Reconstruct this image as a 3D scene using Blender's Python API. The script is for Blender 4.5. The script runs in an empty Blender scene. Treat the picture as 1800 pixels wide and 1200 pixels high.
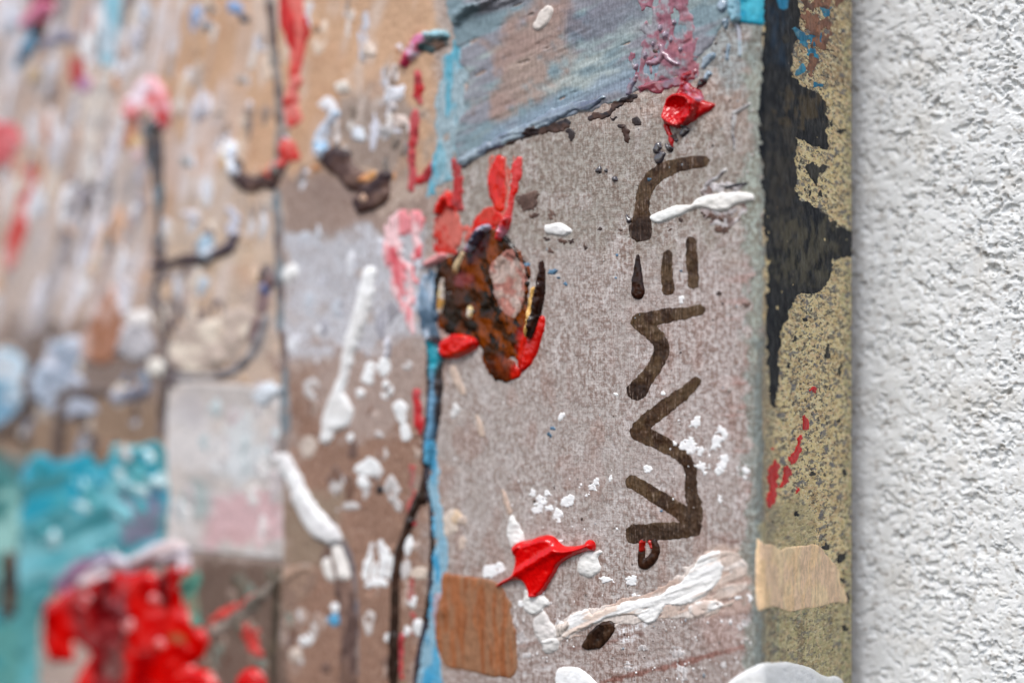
import bpy, math
import numpy as np

# ------------------------------------------------------------------ camera
F_PX, W_PX, H_PX = 2500.0, 1800.0, 1200.0        # 50 mm lens on a 36 mm sensor
YAW = math.atan(2500.0 / 3460.0)                 # optical axis against the wall's normal
DIST = 0.25                                      # depth of the canvas' front corner (m)
CORNER_PX, WALL_PX = 1338.0, 1497.0
fwd = np.array([-math.sin(YAW), math.cos(YAW)])
rgt = np.array([math.cos(YAW), math.sin(YAW)])
qc, qw = (CORNER_PX - 900) / F_PX, (WALL_PX - 900) / F_PX
THICK = DIST * (qw - qc) / (math.sin(YAW) - qw * math.cos(YAW))   # canvas depth, about 4 cm
corner = np.array([0.0, -THICK])
cam_xy = corner - fwd * DIST - rgt * qc * DIST

scene = bpy.context.scene
cam_data = bpy.data.cameras.new('camera')
cam_data.lens, cam_data.sensor_width = 50.0, 36.0
cam_data.clip_start, cam_data.clip_end = 0.005, 50.0
cam_data.dof.use_dof = True
cam_data.dof.focus_distance = DIST * 1.068
cam_data.dof.aperture_fstop = 4.3
cam = bpy.data.objects.new('camera', cam_data)
scene.collection.objects.link(cam)
cam.location = (cam_xy[0], cam_xy[1], 0)
cam.rotation_euler = (math.pi / 2, 0, YAW)
scene.camera = cam

# ------------------------------------------------------------------ light: soft overcast daylight
SUN_EL, SUN_AZ = math.radians(54), math.radians(176)     # azimuth clockwise from +Y
world = bpy.data.worlds.new('World'); scene.world = world
world.use_nodes = True
wn = world.node_tree
bg = wn.nodes['Background']
sky = wn.nodes.new('ShaderNodeTexSky')
sky.sky_type = 'NISHITA'; sky.sun_disc = False
sky.sun_elevation = SUN_EL; sky.sun_rotation = SUN_AZ
sky.dust_density = 2.5; sky.air_density = 1.0; sky.ozone_density = 1.0
hs = wn.nodes.new('ShaderNodeHueSaturation'); hs.inputs['Saturation'].default_value = 0.7
wn.links.new(sky.outputs[0], hs.inputs['Color'])
wn.links.new(hs.outputs[0], bg.inputs['Color'])
bg.inputs['Strength'].default_value = 0.15
sun_data = bpy.data.lights.new('sun', 'SUN')
sun_data.energy, sun_data.angle = 1.5, math.radians(22)
sun_data.color = (1.0, 0.995, 0.985)
sun = bpy.data.objects.new('sun', sun_data)
scene.collection.objects.link(sun)
sun.rotation_euler = (math.pi / 2 - SUN_EL, 0, math.pi - SUN_AZ)
vs = scene.view_settings
vs.view_transform = 'Standard'; vs.look = 'None'; vs.gamma = 1.0; vs.use_curve_mapping = False
vs.exposure = 0.30
GAIN = 1.0                                        # photo tone -> albedo
scene.cycles.use_denoising = True
scene.cycles.max_bounces = 6

# ------------------------------------------------------------------ noise and shapes (numpy)
def _hash(ix, iy, seed):
    h = (ix.astype(np.int64) * 374761393 + iy.astype(np.int64) * 668265263 + seed * 974711) & 0xFFFFFFFF
    h = ((h ^ (h >> 13)) * 1274126177) & 0xFFFFFFFF
    h = ((h ^ (h >> 16)) * 2246822519) & 0xFFFFFFFF
    return ((h ^ (h >> 15)) & 0xFFFFFF) / float(0xFFFFFF)

def noise(x, y, seed=0):
    x0, y0 = np.floor(x), np.floor(y)
    fx, fy = x - x0, y - y0
    fx, fy = fx * fx * (3 - 2 * fx), fy * fy * (3 - 2 * fy)
    a = _hash(x0, y0, seed); b = _hash(x0 + 1, y0, seed)
    c = _hash(x0, y0 + 1, seed); d = _hash(x0 + 1, y0 + 1, seed)
    return (a + (b - a) * fx) * (1 - fy) + (c + (d - c) * fx) * fy

def fbm(x, y, seed=0, octs=4):
    v = np.zeros(np.shape(x)); a, tot = 1.0, 0.0
    for k in range(octs):
        v += a * noise(x * 2 ** k + 17.3 * k, y * 2 ** k - 9.1 * k, seed + 31 * k); tot += a; a *= 0.5
    return v / tot

def lumps(x, y, k, seed):                        # upper envelope of randomly raised round grains
    x0, y0 = np.floor(x), np.floor(y); best = np.full(x.shape, -9.0)
    for i in (-1, 0, 1):
        for j in (-1, 0, 1):
            cx, cy = x0 + i, y0 + j
            px, py = cx + _hash(cx, cy, seed), cy + _hash(cx, cy, seed + 1)
            best = np.maximum(best, _hash(cx, cy, seed + 2) - k * ((x - px) ** 2 + (y - py) ** 2))
    return best

def sstep(a, b, x):
    t = np.clip((x - a) / (b - a + 1e-12), 0, 1); return t * t * (3 - 2 * t)

def smooth_closed(pts, n=4):
    p = np.array(pts, float); out = []
    for i in range(len(p)):
        p0, p1, p2, p3 = p[i - 1], p[i], p[(i + 1) % len(p)], p[(i + 2) % len(p)]
        for k in range(n):
            t = k / n
            out.append(0.5 * (2 * p1 + (p2 - p0) * t + (2 * p0 - 5 * p1 + 4 * p2 - p3) * t * t + (3 * p1 - p0 - 3 * p2 + p3) * t ** 3))
    return np.array(out)

class Poly:                                       # closed outline, positive inside
    def __init__(self, pts, smooth=True): self.p = smooth_closed(pts) if smooth else np.array(pts, float)
    def box(self): return (*self.p.min(0), *self.p.max(0))
    def __call__(self, x, y):
        d2 = np.full(x.shape, 1e18); ins = np.zeros(x.shape, bool)
        p = self.p
        for i in range(len(p)):
            (ax, ay), (bx, by) = p[i - 1], p[i]
            ex, ey = bx - ax, by - ay
            t = np.clip(((x - ax) * ex + (y - ay) * ey) / (ex * ex + ey * ey + 1e-9), 0, 1)
            d2 = np.minimum(d2, (x - ax - t * ex) ** 2 + (y - ay - t * ey) ** 2)
            if ay != by:
                ins ^= ((ay > y) != (by > y)) & (x < ex * (y - ay) / (by - ay) + ax)
        return np.where(ins, 1, -1) * np.sqrt(d2)

class Stroke:                                     # chain of (x, y, radius)
    def __init__(self, *chains):
        self.c = [self._dense(np.array(c, float)) for c in chains]
    def _dense(self, c):
        if len(c) < 3: return c
        e = np.vstack([2 * c[0] - c[1], c, 2 * c[-1] - c[-2]]); out = []
        for i in range(1, len(e) - 2):
            p0, p1, p2, p3 = e[i - 1], e[i], e[i + 1], e[i + 2]
            for k in range(4):
                t = k / 4
                out.append(0.5 * (2 * p1 + (p2 - p0) * t + (2 * p0 - 5 * p1 + 4 * p2 - p3) * t * t + (3 * p1 - p0 - 3 * p2 + p3) * t ** 3))
        out.append(c[-1]); o = np.array(out); o[:, 2] = np.maximum(o[:, 2], 1.0); return o
    def box(self):
        a = np.vstack(self.c); r = a[:, 2:3]
        return (*(a[:, :2] - r).min(0), *(a[:, :2] + r).max(0))
    def __call__(self, x, y):
        d = np.full(x.shape, -1e9)
        for c in self.c:
            if len(c) == 1: c = np.vstack([c, c + [0.1, 0, 0]])
            for (ax, ay, ar), (bx, by, br) in zip(c[:-1], c[1:]):
                ex, ey = bx - ax, by - ay
                t = np.clip(((x - ax) * ex + (y - ay) * ey) / (ex * ex + ey * ey + 1e-9), 0, 1)
                d = np.maximum(d, ar + (br - ar) * t - np.hypot(x - ax - t * ex, y - ay - t * ey))
        return d

def Ell(cx, cy, rx, ry, rot=0, n=12, jag=0.0, seed=1):
    r = np.random.RandomState(seed + int(cx * 7 + cy)); q = math.radians(rot); pts = []
    for k in range(n):
        a = 2 * math.pi * k / n; m = 1 + jag * (r.rand() * 2 - 1)
        u, v = rx * m * math.cos(a), ry * m * math.sin(a)
        pts.append((cx + u * math.cos(q) - v * math.sin(q), cy + u * math.sin(q) + v * math.cos(q)))
    return Poly(pts)

class Cut:                                        # first shape minus the second
    def __init__(self, a, b): self.a, self.b = a, b
    def box(self): return self.a.box()
    def __call__(self, x, y): return np.minimum(self.a(x, y), -self.b(x, y))

def lin(c):
    c = np.array(c[:3], float) / 255
    return np.minimum(np.where(c <= 0.04045, c / 12.92, ((c + 0.055) / 1.055) ** 2.4) * GAIN, 0.9)

# ------------------------------------------------------------------ the canvas surface as one unrolled sheet
# the sheet runs along the front, round the soft corner and back along the depth to the wall; s is arc length, 0 at the corner
RC, GAP, LEFT = 0.0013, 0.0, -0.34
WALL_Y = 0.0080                                  # the canvas hangs a few millimetres clear of the wall
arc = RC * math.pi / 2
S_MIN, S_MAX = LEFT, arc / 2 + THICK - RC - GAP
def sheet(s):
    s = np.asarray(s, float)
    a = np.clip((s + arc / 2) / RC, 0, math.pi / 2)
    x = np.where(s < -arc / 2, s + arc / 2 - RC, -RC + RC * np.sin(a))
    y = np.where(s > arc / 2, -THICK + RC + (s - arc / 2), -THICK + RC - RC * np.cos(a))
    return x, y, np.sin(a), -np.cos(a)            # position and outward normal (x, y)
def depth_px(x, y):
    dx, dy = x - cam_xy[0], y - cam_xy[1]
    z = dx * fwd[0] + dy * fwd[1]
    return z, 900 + F_PX * (dx * rgt[0] + dy * rgt[1]) / z
_ts = np.concatenate([np.linspace(S_MIN, -0.003, 4000), np.linspace(-0.0029, 0.0029, 800), np.linspace(0.003, S_MAX, 2000)])
_tx, _ty, _, _ = sheet(_ts)
_tz, _tp = depth_px(_tx, _ty)
def at(px, py):                                   # photo coordinates -> arc length and height on the sheet
    s = np.interp(px, _tp, _ts); z = np.interp(px, _tp, _tz)
    return s, (600 - py) * z / F_PX
def relief(s, z):                                 # uneven ground under all the paint
    return 0.00016 * (fbm(s * 420, z * 260, 3, 3) - 0.5) + 0.00010 * (fbm(s * 1900, z * 900, 9, 2) - 0.5)

# ------------------------------------------------------------------ mesh and object helpers
col = scene.collection
def grid_mesh(name, P, keep, cols=None, st=None, grain=None):
    ny, nx = P.shape[:2]
    ids = np.full(ny * nx, -1, np.int64)
    a = np.arange(ny * nx).reshape(ny, nx)
    q = np.stack([a[:-1, :-1], a[1:, :-1], a[1:, 1:], a[:-1, 1:]], -1).reshape(-1, 4)
    if keep is not None: q = q[keep.reshape(-1)]
    used = np.unique(q); ids[used] = np.arange(len(used)); q = ids[q]
    me = bpy.data.meshes.new(name)
    me.vertices.add(len(used)); me.vertices.foreach_set('co', P.reshape(-1, 3)[used].astype(np.float32).ravel())
    me.loops.add(q.size); me.loops.foreach_set('vertex_index', q.astype(np.int32).ravel())
    me.polygons.add(len(q)); me.polygons.foreach_set('loop_start', (np.arange(len(q)) * 4).astype(np.int32))
    me.update(calc_edges=True)
    me.shade_smooth()
    if cols is not None:
        c = np.ones((len(used), 4), np.float32); c[:, :3] = cols.reshape(-1, 3)[used]
        if grain is not None: c[:, 3] = grain.reshape(-1)[used]
        at_ = me.color_attributes.new('Col', 'FLOAT_COLOR', 'POINT'); at_.data.foreach_set('color', c.ravel())
    if st is not None:
        v = np.zeros((len(used), 3), np.float32); v[:, :2] = st.reshape(-1, 2)[used]
        at_ = me.attributes.new('st', 'FLOAT_VECTOR', 'POINT'); at_.data.foreach_set('vector', v.ravel())
    return me

def link(name, me, mat=None, parent=None):
    o = bpy.data.objects.new(name, me); col.objects.link(o)
    if mat is not None: me.materials.append(mat)
    if parent is not None: o.parent = parent
    return o

# ------------------------------------------------------------------ materials
def node_mat(name):
    m = bpy.data.materials.new(name); m.use_nodes = True
    nt = m.node_tree; b = nt.nodes['Principled BSDF']
    return m, nt, b
def N(nt, typ, **kw):
    n = nt.nodes.new(typ)
    for k, v in kw.items():
        if k in n.inputs.keys(): n.inputs[k].default_value = v
        else: setattr(n, k, v)
    return n
def st_coord(nt, sx, sz, rot=0.0):
    a = N(nt, 'ShaderNodeAttribute', attribute_name='st')
    m = nt.nodes.new('ShaderNodeMapping'); m.inputs['Scale'].default_value = (sx, sz, 1)
    m.inputs['Rotation'].default_value = (0, 0, rot)
    nt.links.new(a.outputs['Vector'], m.inputs['Vector']); return m.outputs[0]
def noise_node(nt, vec, scale=1.0, detail=2.0, rough=0.5):
    n = N(nt, 'ShaderNodeTexNoise', Scale=scale, Detail=detail, Roughness=rough)
    nt.links.new(vec, n.inputs['Vector']); return n.outputs['Fac']
def ramp(nt, fac, lo, hi, a=0.0, b=1.0):
    r = N(nt, 'ShaderNodeMapRange'); r.interpolation_type = 'SMOOTHSTEP'
    for i, v in enumerate((lo, hi, a, b)): r.inputs[i + 1].default_value = v
    nt.links.new(fac, r.inputs[0]); return r.outputs[0]
def math_node(nt, op, a, b=None):
    m = N(nt, 'ShaderNodeMath', operation=op)
    for i, v in enumerate((a, b)):
        if v is None: continue
        if isinstance(v, (int, float)): m.inputs[i].default_value = v
        else: nt.links.new(v, m.inputs[i])
    return m.outputs[0]
def mix_col(nt, fac, a, b, blend='MIX'):
    m = N(nt, 'ShaderNodeMix', data_type='RGBA', blend_type=blend)
    for i, v in ((0, fac), (6, a), (7, b)):
        if isinstance(v, (int, float)): m.inputs[i].default_value = v
        elif isinstance(v, tuple): m.inputs[i].default_value = (*v, 1) if len(v) == 3 else v
        else: nt.links.new(v, m.inputs[i])
    return m.outputs[2]
def bump(nt, h, strength, dist, prev=None):
    b = N(nt, 'ShaderNodeBump', Strength=strength, Distance=dist)
    nt.links.new(h, b.inputs['Height'])
    if prev is not None: nt.links.new(prev, b.inputs['Normal'])
    return b.outputs[0]

def grain_nodes(nt):
    n1 = noise_node(nt, st_coord(nt, 1350, 950), 1, 5, 0.72)         # dry paint caught on the weave
    n2 = noise_node(nt, st_coord(nt, 3400, 230), 1, 2, 0.5)          # upright brush hairs
    n3 = noise_node(nt, st_coord(nt, 480, 3300), 1, 2, 0.5)          # weft threads
    n4 = noise_node(nt, st_coord(nt, 520, 330), 1, 3, 0.6)           # larger scuffs
    f = math_node(nt, 'ADD', math_node(nt, 'MULTIPLY', n1, 0.56), math_node(nt, 'MULTIPLY', n2, 0.16))
    f = math_node(nt, 'ADD', f, math_node(nt, 'MULTIPLY', n3, 0.12))
    f = math_node(nt, 'ADD', f, math_node(nt, 'MULTIPLY', n4, 0.16))
    return n1, n2, n3, n4, f

def canvas_material():
    m, nt, b = node_mat('painted_canvas')
    at_ = N(nt, 'ShaderNodeAttribute', attribute_name='Col')
    g = at_.outputs['Alpha']
    n1, n2, n3, n4, f = grain_nodes(nt)
    warp = noise_node(nt, st_coord(nt, 130, 130), 1, 3)
    light = mix_col(nt, 1.0, at_.outputs['Color'], (1.42, 1.46, 1.50), 'MULTIPLY')
    dark = mix_col(nt, 1.0, at_.outputs['Color'], (0.60, 0.47, 0.42), 'MULTIPLY')
    grained = mix_col(nt, ramp(nt, f, 0.425, 0.585), dark, light)
    grained = mix_col(nt, ramp(nt, f, 0.565, 0.63, 0.0, 0.55), grained, (0.55, 0.53, 0.52))
    c = mix_col(nt, g, at_.outputs['Color'], grained)
    # pinholes and dark specks where the paint missed the weave
    sp = noise_node(nt, st_coord(nt, 1500, 1000), 1.0, 2, 0.5)
    spm = math_node(nt, 'MULTIPLY', ramp(nt, sp, 0.665, 0.72), math_node(nt, 'MULTIPLY', ramp(nt, warp, 0.42, 0.6), g))
    c = mix_col(nt, math_node(nt, 'MULTIPLY', spm, 0.8), c, (0.07, 0.055, 0.05))
    nt.links.new(c, b.inputs['Base Color'])
    nt.links.new(ramp(nt, n1, 0.3, 0.7, 0.65, 0.40), b.inputs['Roughness'])
    b.inputs['Specular IOR Level'].default_value = 0.35
    nb = bump(nt, f, 0.6, 0.0009)
    nb = bump(nt, n4, 0.3, 0.0009, nb)
    nt.links.new(nb, b.inputs['Normal'])
    return m

def edge_material():
    """speckled, chipped ochre ground on the depth of the canvas"""
    m, nt, b = node_mat('speckled_canvas_depth')
    at_ = N(nt, 'ShaderNodeAttribute', attribute_name='Col')
    g = at_.outputs['Alpha']; c = at_.outputs['Color']
    for sx, sz, lo, hi, col_, am, det in [(200, 420, .48, .60, (0.85, 0.72, 0.42), .6, 3), (330, 800, .51, .58, (0.36, 0.22, 0.11), .6, 3), (420, 1000, .55, .60, (0.74, 0.50, 0.30), .6, 3),
                                  (300, 720, .55, .59, (0.17, 0.15, 0.12), .85, 3), (600, 1400, .565, .61, (0.05, 0.04, 0.035), .9, 2), (800, 1900, .55, .62, (0.85, 0.76, 0.50), .7, 2), (220, 520, .59, .63, (0.15, 0.15, 0.17), .8, 3)]:
        n = noise_node(nt, st_coord(nt, sx, sz, sx * .001), 1, det, .6)
        c = mix_col(nt, math_node(nt, 'MULTIPLY', math_node(nt, 'MULTIPLY', ramp(nt, n, lo, hi), am), g), c, col_)
    nt.links.new(c, b.inputs['Base Color'])
    b.inputs['Roughness'].default_value = 0.6; b.inputs['Specular IOR Level'].default_value = 0.25
    n1 = noise_node(nt, st_coord(nt, 500, 1100), 1, 4, .65); n2 = noise_node(nt, st_coord(nt, 900, 260), 1, 2)
    nb = bump(nt, n1, 0.6, 0.0008); nb = bump(nt, n2, 0.35, 0.0004, nb)
    nt.links.new(nb, b.inputs['Normal'])
    return m

def paint_material(name, rough, grain=0.1, bump_s=0.3, ridge=(2200, 380), spec=0.5, coat=0.0, through=0.0, bdist=0.0004):
    m, nt, b = node_mat(name)
    at_ = N(nt, 'ShaderNodeAttribute', attribute_name='Col')
    n1 = noise_node(nt, st_coord(nt, 1750, 1150), 1, 4, 0.68)
    n2 = noise_node(nt, st_coord(nt, *ridge), 1, 2, 0.5)
    n3 = noise_node(nt, st_coord(nt, 500, 450), 1, 2, 0.5)
    lo = mix_col(nt, 1.0, at_.outputs['Color'], (1 - grain,) * 3, 'MULTIPLY')
    hi = mix_col(nt, 1.0, at_.outputs['Color'], (1 + grain,) * 3, 'MULTIPLY')
    f = math_node(nt, 'ADD', math_node(nt, 'MULTIPLY', n1, 0.5), math_node(nt, 'MULTIPLY', n2, 0.5))
    c = mix_col(nt, ramp(nt, f, 0.38, 0.62), lo, hi)
    if through > 0:                               # thin glaze: the ground shows between the threads
        t = math_node(nt, 'MULTIPLY', ramp(nt, f, 0.54, 0.66), ramp(nt, n3, 0.35, 0.65, 0.25, 1.0))
        c = mix_col(nt, math_node(nt, 'MULTIPLY', t, through), c, (0.32, 0.25, 0.21))
    nt.links.new(c, b.inputs['Base Color'])
    nt.links.new(ramp(nt, n3, 0.3, 0.7, rough * 0.8, rough * 1.25), b.inputs['Roughness'])
    b.inputs['Specular IOR Level'].default_value = spec
    b.inputs['Coat Weight'].default_value = coat; b.inputs['Coat Roughness'].default_value = 0.12
    nb = bump(nt, n3, bump_s, bdist * 2)
    nb = bump(nt, f, bump_s, bdist, nb)
    nt.links.new(nb, b.inputs['Normal'])
    return m

def wall_material():
    m, nt, b = node_mat('stucco')
    at_ = N(nt, 'ShaderNodeAttribute', attribute_name='Col')
    v = st_coord(nt, 1, 1)
    n1 = noise_node(nt, v, 900, 3, 0.6); n2 = noise_node(nt, v, 2600, 3, 0.6)
    c = mix_col(nt, ramp(nt, n1, 0.3, 0.7), mix_col(nt, 1.0, at_.outputs['Color'], (0.93, 0.93, 0.92), 'MULTIPLY'), at_.outputs['Color'])
    nt.links.new(c, b.inputs['Base Color'])
    b.inputs['Roughness'].default_value = 0.85; b.inputs['Specular IOR Level'].default_value = 0.25
    nb = bump(nt, n1, 0.15, 0.0006); nb = bump(nt, n2, 0.25, 0.0003, nb)
    nt.links.new(nb, b.inputs['Normal'])
    return m

M_CANVAS = canvas_material()
M_EDGE = edge_material()
M_GLOSS = paint_material('thick_gloss_paint', 0.16, 0.08, 0.10, (900, 300), 0.5)
M_SATIN = paint_material('satin_paint', 0.42, 0.16, 0.35, spec=0.32)
M_THICK = paint_material('thick_white_paint', 0.42, 0.05, 0.28, (700, 2400), 0.35)
M_DRY = paint_material('dry_paint', 0.55, 0.30, 0.6, (3000, 300), 0.3, through=0.35)
M_GLAZE = paint_material('brown_glaze', 0.42, 0.42, 0.6, (3400, 260), 0.28, through=0.75)
M_BROWN = paint_material('brown_gloss_paint', 0.10, 0.35, 0.06, (1500, 400), 0.28)
M_WET = paint_material('wet_looking_paint', 0.09, 0.15, 0.06, (900, 300), 0.8, 1.0)
M_SIDE = paint_material('chipped_edge_paint', 0.55, 0.18, 0.4, (900, 300), 0.16)
M_WALL = wall_material()

# ------------------------------------------------------------------ painting zones into the ground colour
def zone(C, X, Y, shape, c, soft=6, op=1.0, rag=0.0, rs=25, dry=0.0, dsc=(14, 60), seed=0, G=None, g=None):
    x0, y0, x1, y1 = shape.box(); m = soft + rag + 4
    sel = (X > x0 - m) & (X < x1 + m) & (Y > y0 - m) & (Y < y1 + m)
    if not sel.any(): return
    x, y = X[sel], Y[sel]
    d = shape(x, y)
    if rag: d = d + rag * 2 * (fbm(x / rs, y / rs, seed + 5, 3) - 0.5) * 2
    a = sstep(-soft, soft, d) * op
    if dry: a = a * sstep(dry - 0.22, dry + 0.12, fbm(x / dsc[0], y / dsc[1], seed + 8, 3))
    C[sel] = C[sel] * (1 - a[:, None]) + lin(c) * a[:, None]
    if G is not None and g is not None: G[sel] = G[sel] * (1 - a) + g * a

painting = bpy.data.objects.new('painting', None)
col.objects.link(painting)
painting['label'] = 'mixed-media painting on deep canvas with red poppies and brown brushed signature letters'
painting['category'] = 'painting'

def R(x0, y0, x1, y1): return Poly([(x0, y0), (x1, y0), (x1, y1), (x0, y1)], False)

def build_canvas():
    pxs = np.arange(-40, 1326, 2.2)
    s_main = np.interp(pxs, _tp, _ts)
    s_cor = np.linspace(s_main[-1] + 0.00012, 0.004, 70)
    s_side = np.arange(0.0042, S_MAX, 0.0003)
    s = np.concatenate([np.linspace(S_MIN, s_main[0] - 0.002, 60), s_main, s_cor, s_side, [S_MAX]])
    zf = np.arange(-0.098, 0.0981, 0.00026)
    z = np.concatenate([np.linspace(-0.2, -0.1, 20), zf, np.linspace(0.1, 0.2, 20)])
    S, Z = np.meshgrid(s, z)
    x, y, nx, ny = sheet(S)
    dz, X = depth_px(x, y)
    Y = 600 - F_PX * Z / dz
    h = relief(S, Z)
    fade = np.clip((S_MAX - S) / 0.004, 0, 1)
    P = np.stack([x + nx * h * fade, y + ny * h * fade, Z], -1)
    C = np.empty(X.shape + (3,)); C[:] = lin((176, 160, 150))
    G = np.full(X.shape, 0.85)
    k = dict(G=G)
    def zz(shape, c, **q): zone(C, X, Y, shape, c, G=G, **q)
    # --- front, far part
    zz(R(-700, -400, 300, 600), (196, 181, 172), soft=20, g=.5)
    zz(R(270, -400, 770, 330), (204, 166, 134), soft=14, rag=8, g=.3)
    zz(R(280, 300, 505, 680), (200, 178, 160), soft=14, rag=10, g=.35)
    zz(R(495, 310, 760, 430), (158, 137, 126), soft=10, rag=10, g=.6)
    zz(Poly([(300, 430), (470, 440), (470, 540), (400, 640), (300, 650)]), (212, 188, 164), soft=20, rag=14, g=.3)
    for (x_, y_, a_, b_, c_, o_) in [(300, 500, 34, 40, (128, 112, 110), .7), (330, 545, 30, 26, (166, 150, 142), .7), (440, 520, 30, 26, (168, 148, 138), .6), (450, 590, 26, 40, (170, 158, 150), .6), (250, 520, 26, 40, (186, 182, 180), .6), (430, 480, 30, 14, (206, 166, 136), .7), (390, 500, 40, 18, (216, 190, 166), .6), (350, 590, 26, 26, (160, 146, 132), .7),
                                     (660, 230, 54, 60, (152, 138, 128), .75), (640, 300, 40, 14, (206, 182, 160), .7), (440, 250, 30, 40, (200, 160, 128), .6), (320, 240, 20, 60, (214, 204, 198), .5), (600, 330, 60, 26, (146, 124, 114), .7), (700, 340, 24, 40, (206, 186, 170), .6)]:
        zz(Ell(x_, y_, a_, b_, 10, jag=.2), c_, soft=12, rag=14, rs=18, op=o_, g=.5)
    zz(R(498, 405, 750, 640), (196, 196, 201), soft=12, rag=16, dry=.28, dsc=(40, 40), g=.6)
    zz(R(500, 630, 765, 1500), (150, 118, 100), soft=26, rag=24, g=.65)
    zz(Poly([(560, 640), (745, 600), (750, 700), (640, 780), (540, 700)]), (172, 152, 142), soft=22, rag=20, g=.6)
    zz(R(-700, 560, 300, 720), (138, 121, 112), soft=30, rag=20, g=.4)
    zz(R(-700, 700, 295, 810), (146, 122, 102), soft=14, rag=14, g=.4)
    zz(R(-700, 800, 45, 1600), (78, 116, 116), soft=14, rag=10, g=.4)
    zz(R(300, 985, 500, 1600), (112, 92, 81), soft=10, rag=10, g=.5)
    zz(R(500, 860, 600, 1000), (146, 126, 108), soft=20, rag=14, g=.5)
    zz(Poly([(590, 170), (700, 150), (720, 290), (640, 300), (600, 260)]), (164, 146, 134), soft=14, rag=14, g=.5)
    # --- slanted brush streaks on the far part
    u = X * 0.97 + Y * 0.22; v = -X * 0.22 + Y * 0.97
    st1 = fbm(u / 26, v / 190, 40, 3); st2 = fbm(u / 44, v / 260, 47, 3)
    m = sstep(500, 250, X) * sstep(640, 520, Y)
    w = (sstep(.52, .68, st1) * m * .85)[..., None]; C[:] = C * (1 - w) + lin((226, 224, 230)) * w
    w = (sstep(.55, .7, st2) * m * .7)[..., None]; C[:] = C * (1 - w) + lin((188, 150, 122)) * w
    w = (sstep(.60, .7, fbm(u / 22, v / 130, 52, 3)) * m * .6)[..., None]; C[:] = C * (1 - w) + lin((150, 150, 158)) * w
    m2 = sstep(260, 320, X) * sstep(760, 700, X) * sstep(340, 280, Y)
    w = (sstep(.55, .72, fbm(u / 34, v / 120, 61, 3)) * m2 * .6)[..., None]; C[:] = C * (1 - w) + lin((216, 202, 192)) * w
    w = (sstep(.58, .72, fbm(u / 40, v / 90, 66, 3)) * m2 * .55)[..., None]; C[:] = C * (1 - w) + lin((196, 154, 122)) * w
    # mottling over everything
    mo = fbm(X / 60, Y / 60, 71, 4)[..., None]
    C *= 0.86 + 0.28 * mo
    # --- front, near panel
    front = sstep(755, 775, X) * sstep(1345, 1325, X)
    zz(R(765, 200, 1335, 470), (158, 150, 141), soft=40, rag=30, g=1.0)
    zz(R(770, 440, 1335, 1600), (174, 164, 158), soft=40, rag=30, g=.9)
    zz(R(1120, 470, 1320, 900), (180, 169, 164), soft=50, rag=40, g=1.0)
    w = (front * sstep(.52, .7, fbm(X / 30, Y / 70, 81, 4)) * sstep(480, 640, Y) * .45)[..., None]
    C[:] = C * (1 - w) + lin((160, 130, 118)) * w
    w = (front * sstep(.56, .72, fbm(X / 90, Y / 14, 86, 3)) * sstep(1240, 1320, X) * sstep(420, 520, Y) * .55)[..., None]
    C[:] = C * (1 - w) + lin((168, 118, 106)) * w
    w = (front * sstep(.56, .70, fbm(X / 16, Y / 44, 88, 3)) * .35)[..., None]
    C[:] = C * (1 - w) + lin((200, 193, 190)) * w
    zz(R(1200, -300, 1335, 130), (150, 160, 160), soft=40, rag=40, op=.8, g=.8)
    zz(R(770, 1080, 1330, 1600), (166, 152, 146), soft=40, rag=20, op=.6, g=.9)
    # scrapes along the bottom
    for (x0, y0, x1, y1, r, c, o) in [(1058, 1198, 1312, 1134, 4.5, (138, 92, 80), .85), (1000, 1140, 1130, 1112, 3, (130, 92, 82), .6),
                                      (905, 1128, 1010, 1108, 3, (225, 222, 220), .7), (1090, 1108, 1140, 1096, 5, (228, 226, 226), .8),
                                      (1092, 1125, 1118, 1118, 4, (228, 226, 226), .8), (1080, 1180, 1200, 1150, 4, (205, 198, 196), .6),
                                      (840, 1150, 1000, 1112, 3, (150, 120, 110), .5), (860, 1195, 1010, 1160, 4, (205, 200, 198), .5)]:
        zz(Stroke([(x0, y0, r), ((x0 + x1) / 2, (y0 + y1) / 2 + 2, r * 1.1), (x1, y1, r * .8)]), c, soft=2.5, rag=2.5, rs=9, op=o)
    zz(Poly([(1240, 975), (1312, 965), (1316, 1030), (1312, 1072), (1240, 1082), (1215, 1060)]), (202, 176, 160), soft=9, rag=7, op=.85, g=.3)
    zz(Poly([(1236, 1050), (1320, 1030), (1320, 1120), (1250, 1140)]), (186, 160, 152), soft=14, rag=10, op=.5)
    # --- worn rounded corner
    zz(R(1312, -400, 1349, 1600), (136, 146, 138), soft=6, rag=12, rs=20, op=.75, g=.8)
    zz(R(1318, 120, 1336, 640), (172, 180, 166), soft=6, rag=14, rs=20, op=.4, g=.9)
    zz(R(1326, 600, 1350, 1600), (112, 124, 122), soft=5, rag=8, rs=24, op=.6, g=.6)
    # --- side
    zz(R(1345, -500, 1700, 1700), (228, 206, 150), soft=4, rag=3, rs=12, g=1.0)
    side = (X > 1340)
    wv = fbm(X / 7, Y / 14, 93, 3)
    w = (side * sstep(.5, .68, fbm(X / 22, Y / 40, 101, 3)) * .5)[..., None]
    C[:] = C * (1 - w) + lin((186, 156, 108)) * w
    w = (side * sstep(.54, .7, fbm(X / 16, Y / 30, 107, 3)) * .5)[..., None]
    C[:] = C * (1 - w) + lin((226, 200, 154)) * w
    zz(R(1345, 1060, 1490, 1700), (176, 168, 124), soft=10, rag=8, op=.8, g=.55)
    zz(R(1343, 880, 1425, 960), (176, 164, 122), soft=10, rag=8, op=.8, g=.4)
    w = (side * sstep(1050, 1090, Y) * sstep(.54, .68, fbm(X / 7, Y / 60, 133, 3)) * .7)[..., None]
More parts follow.
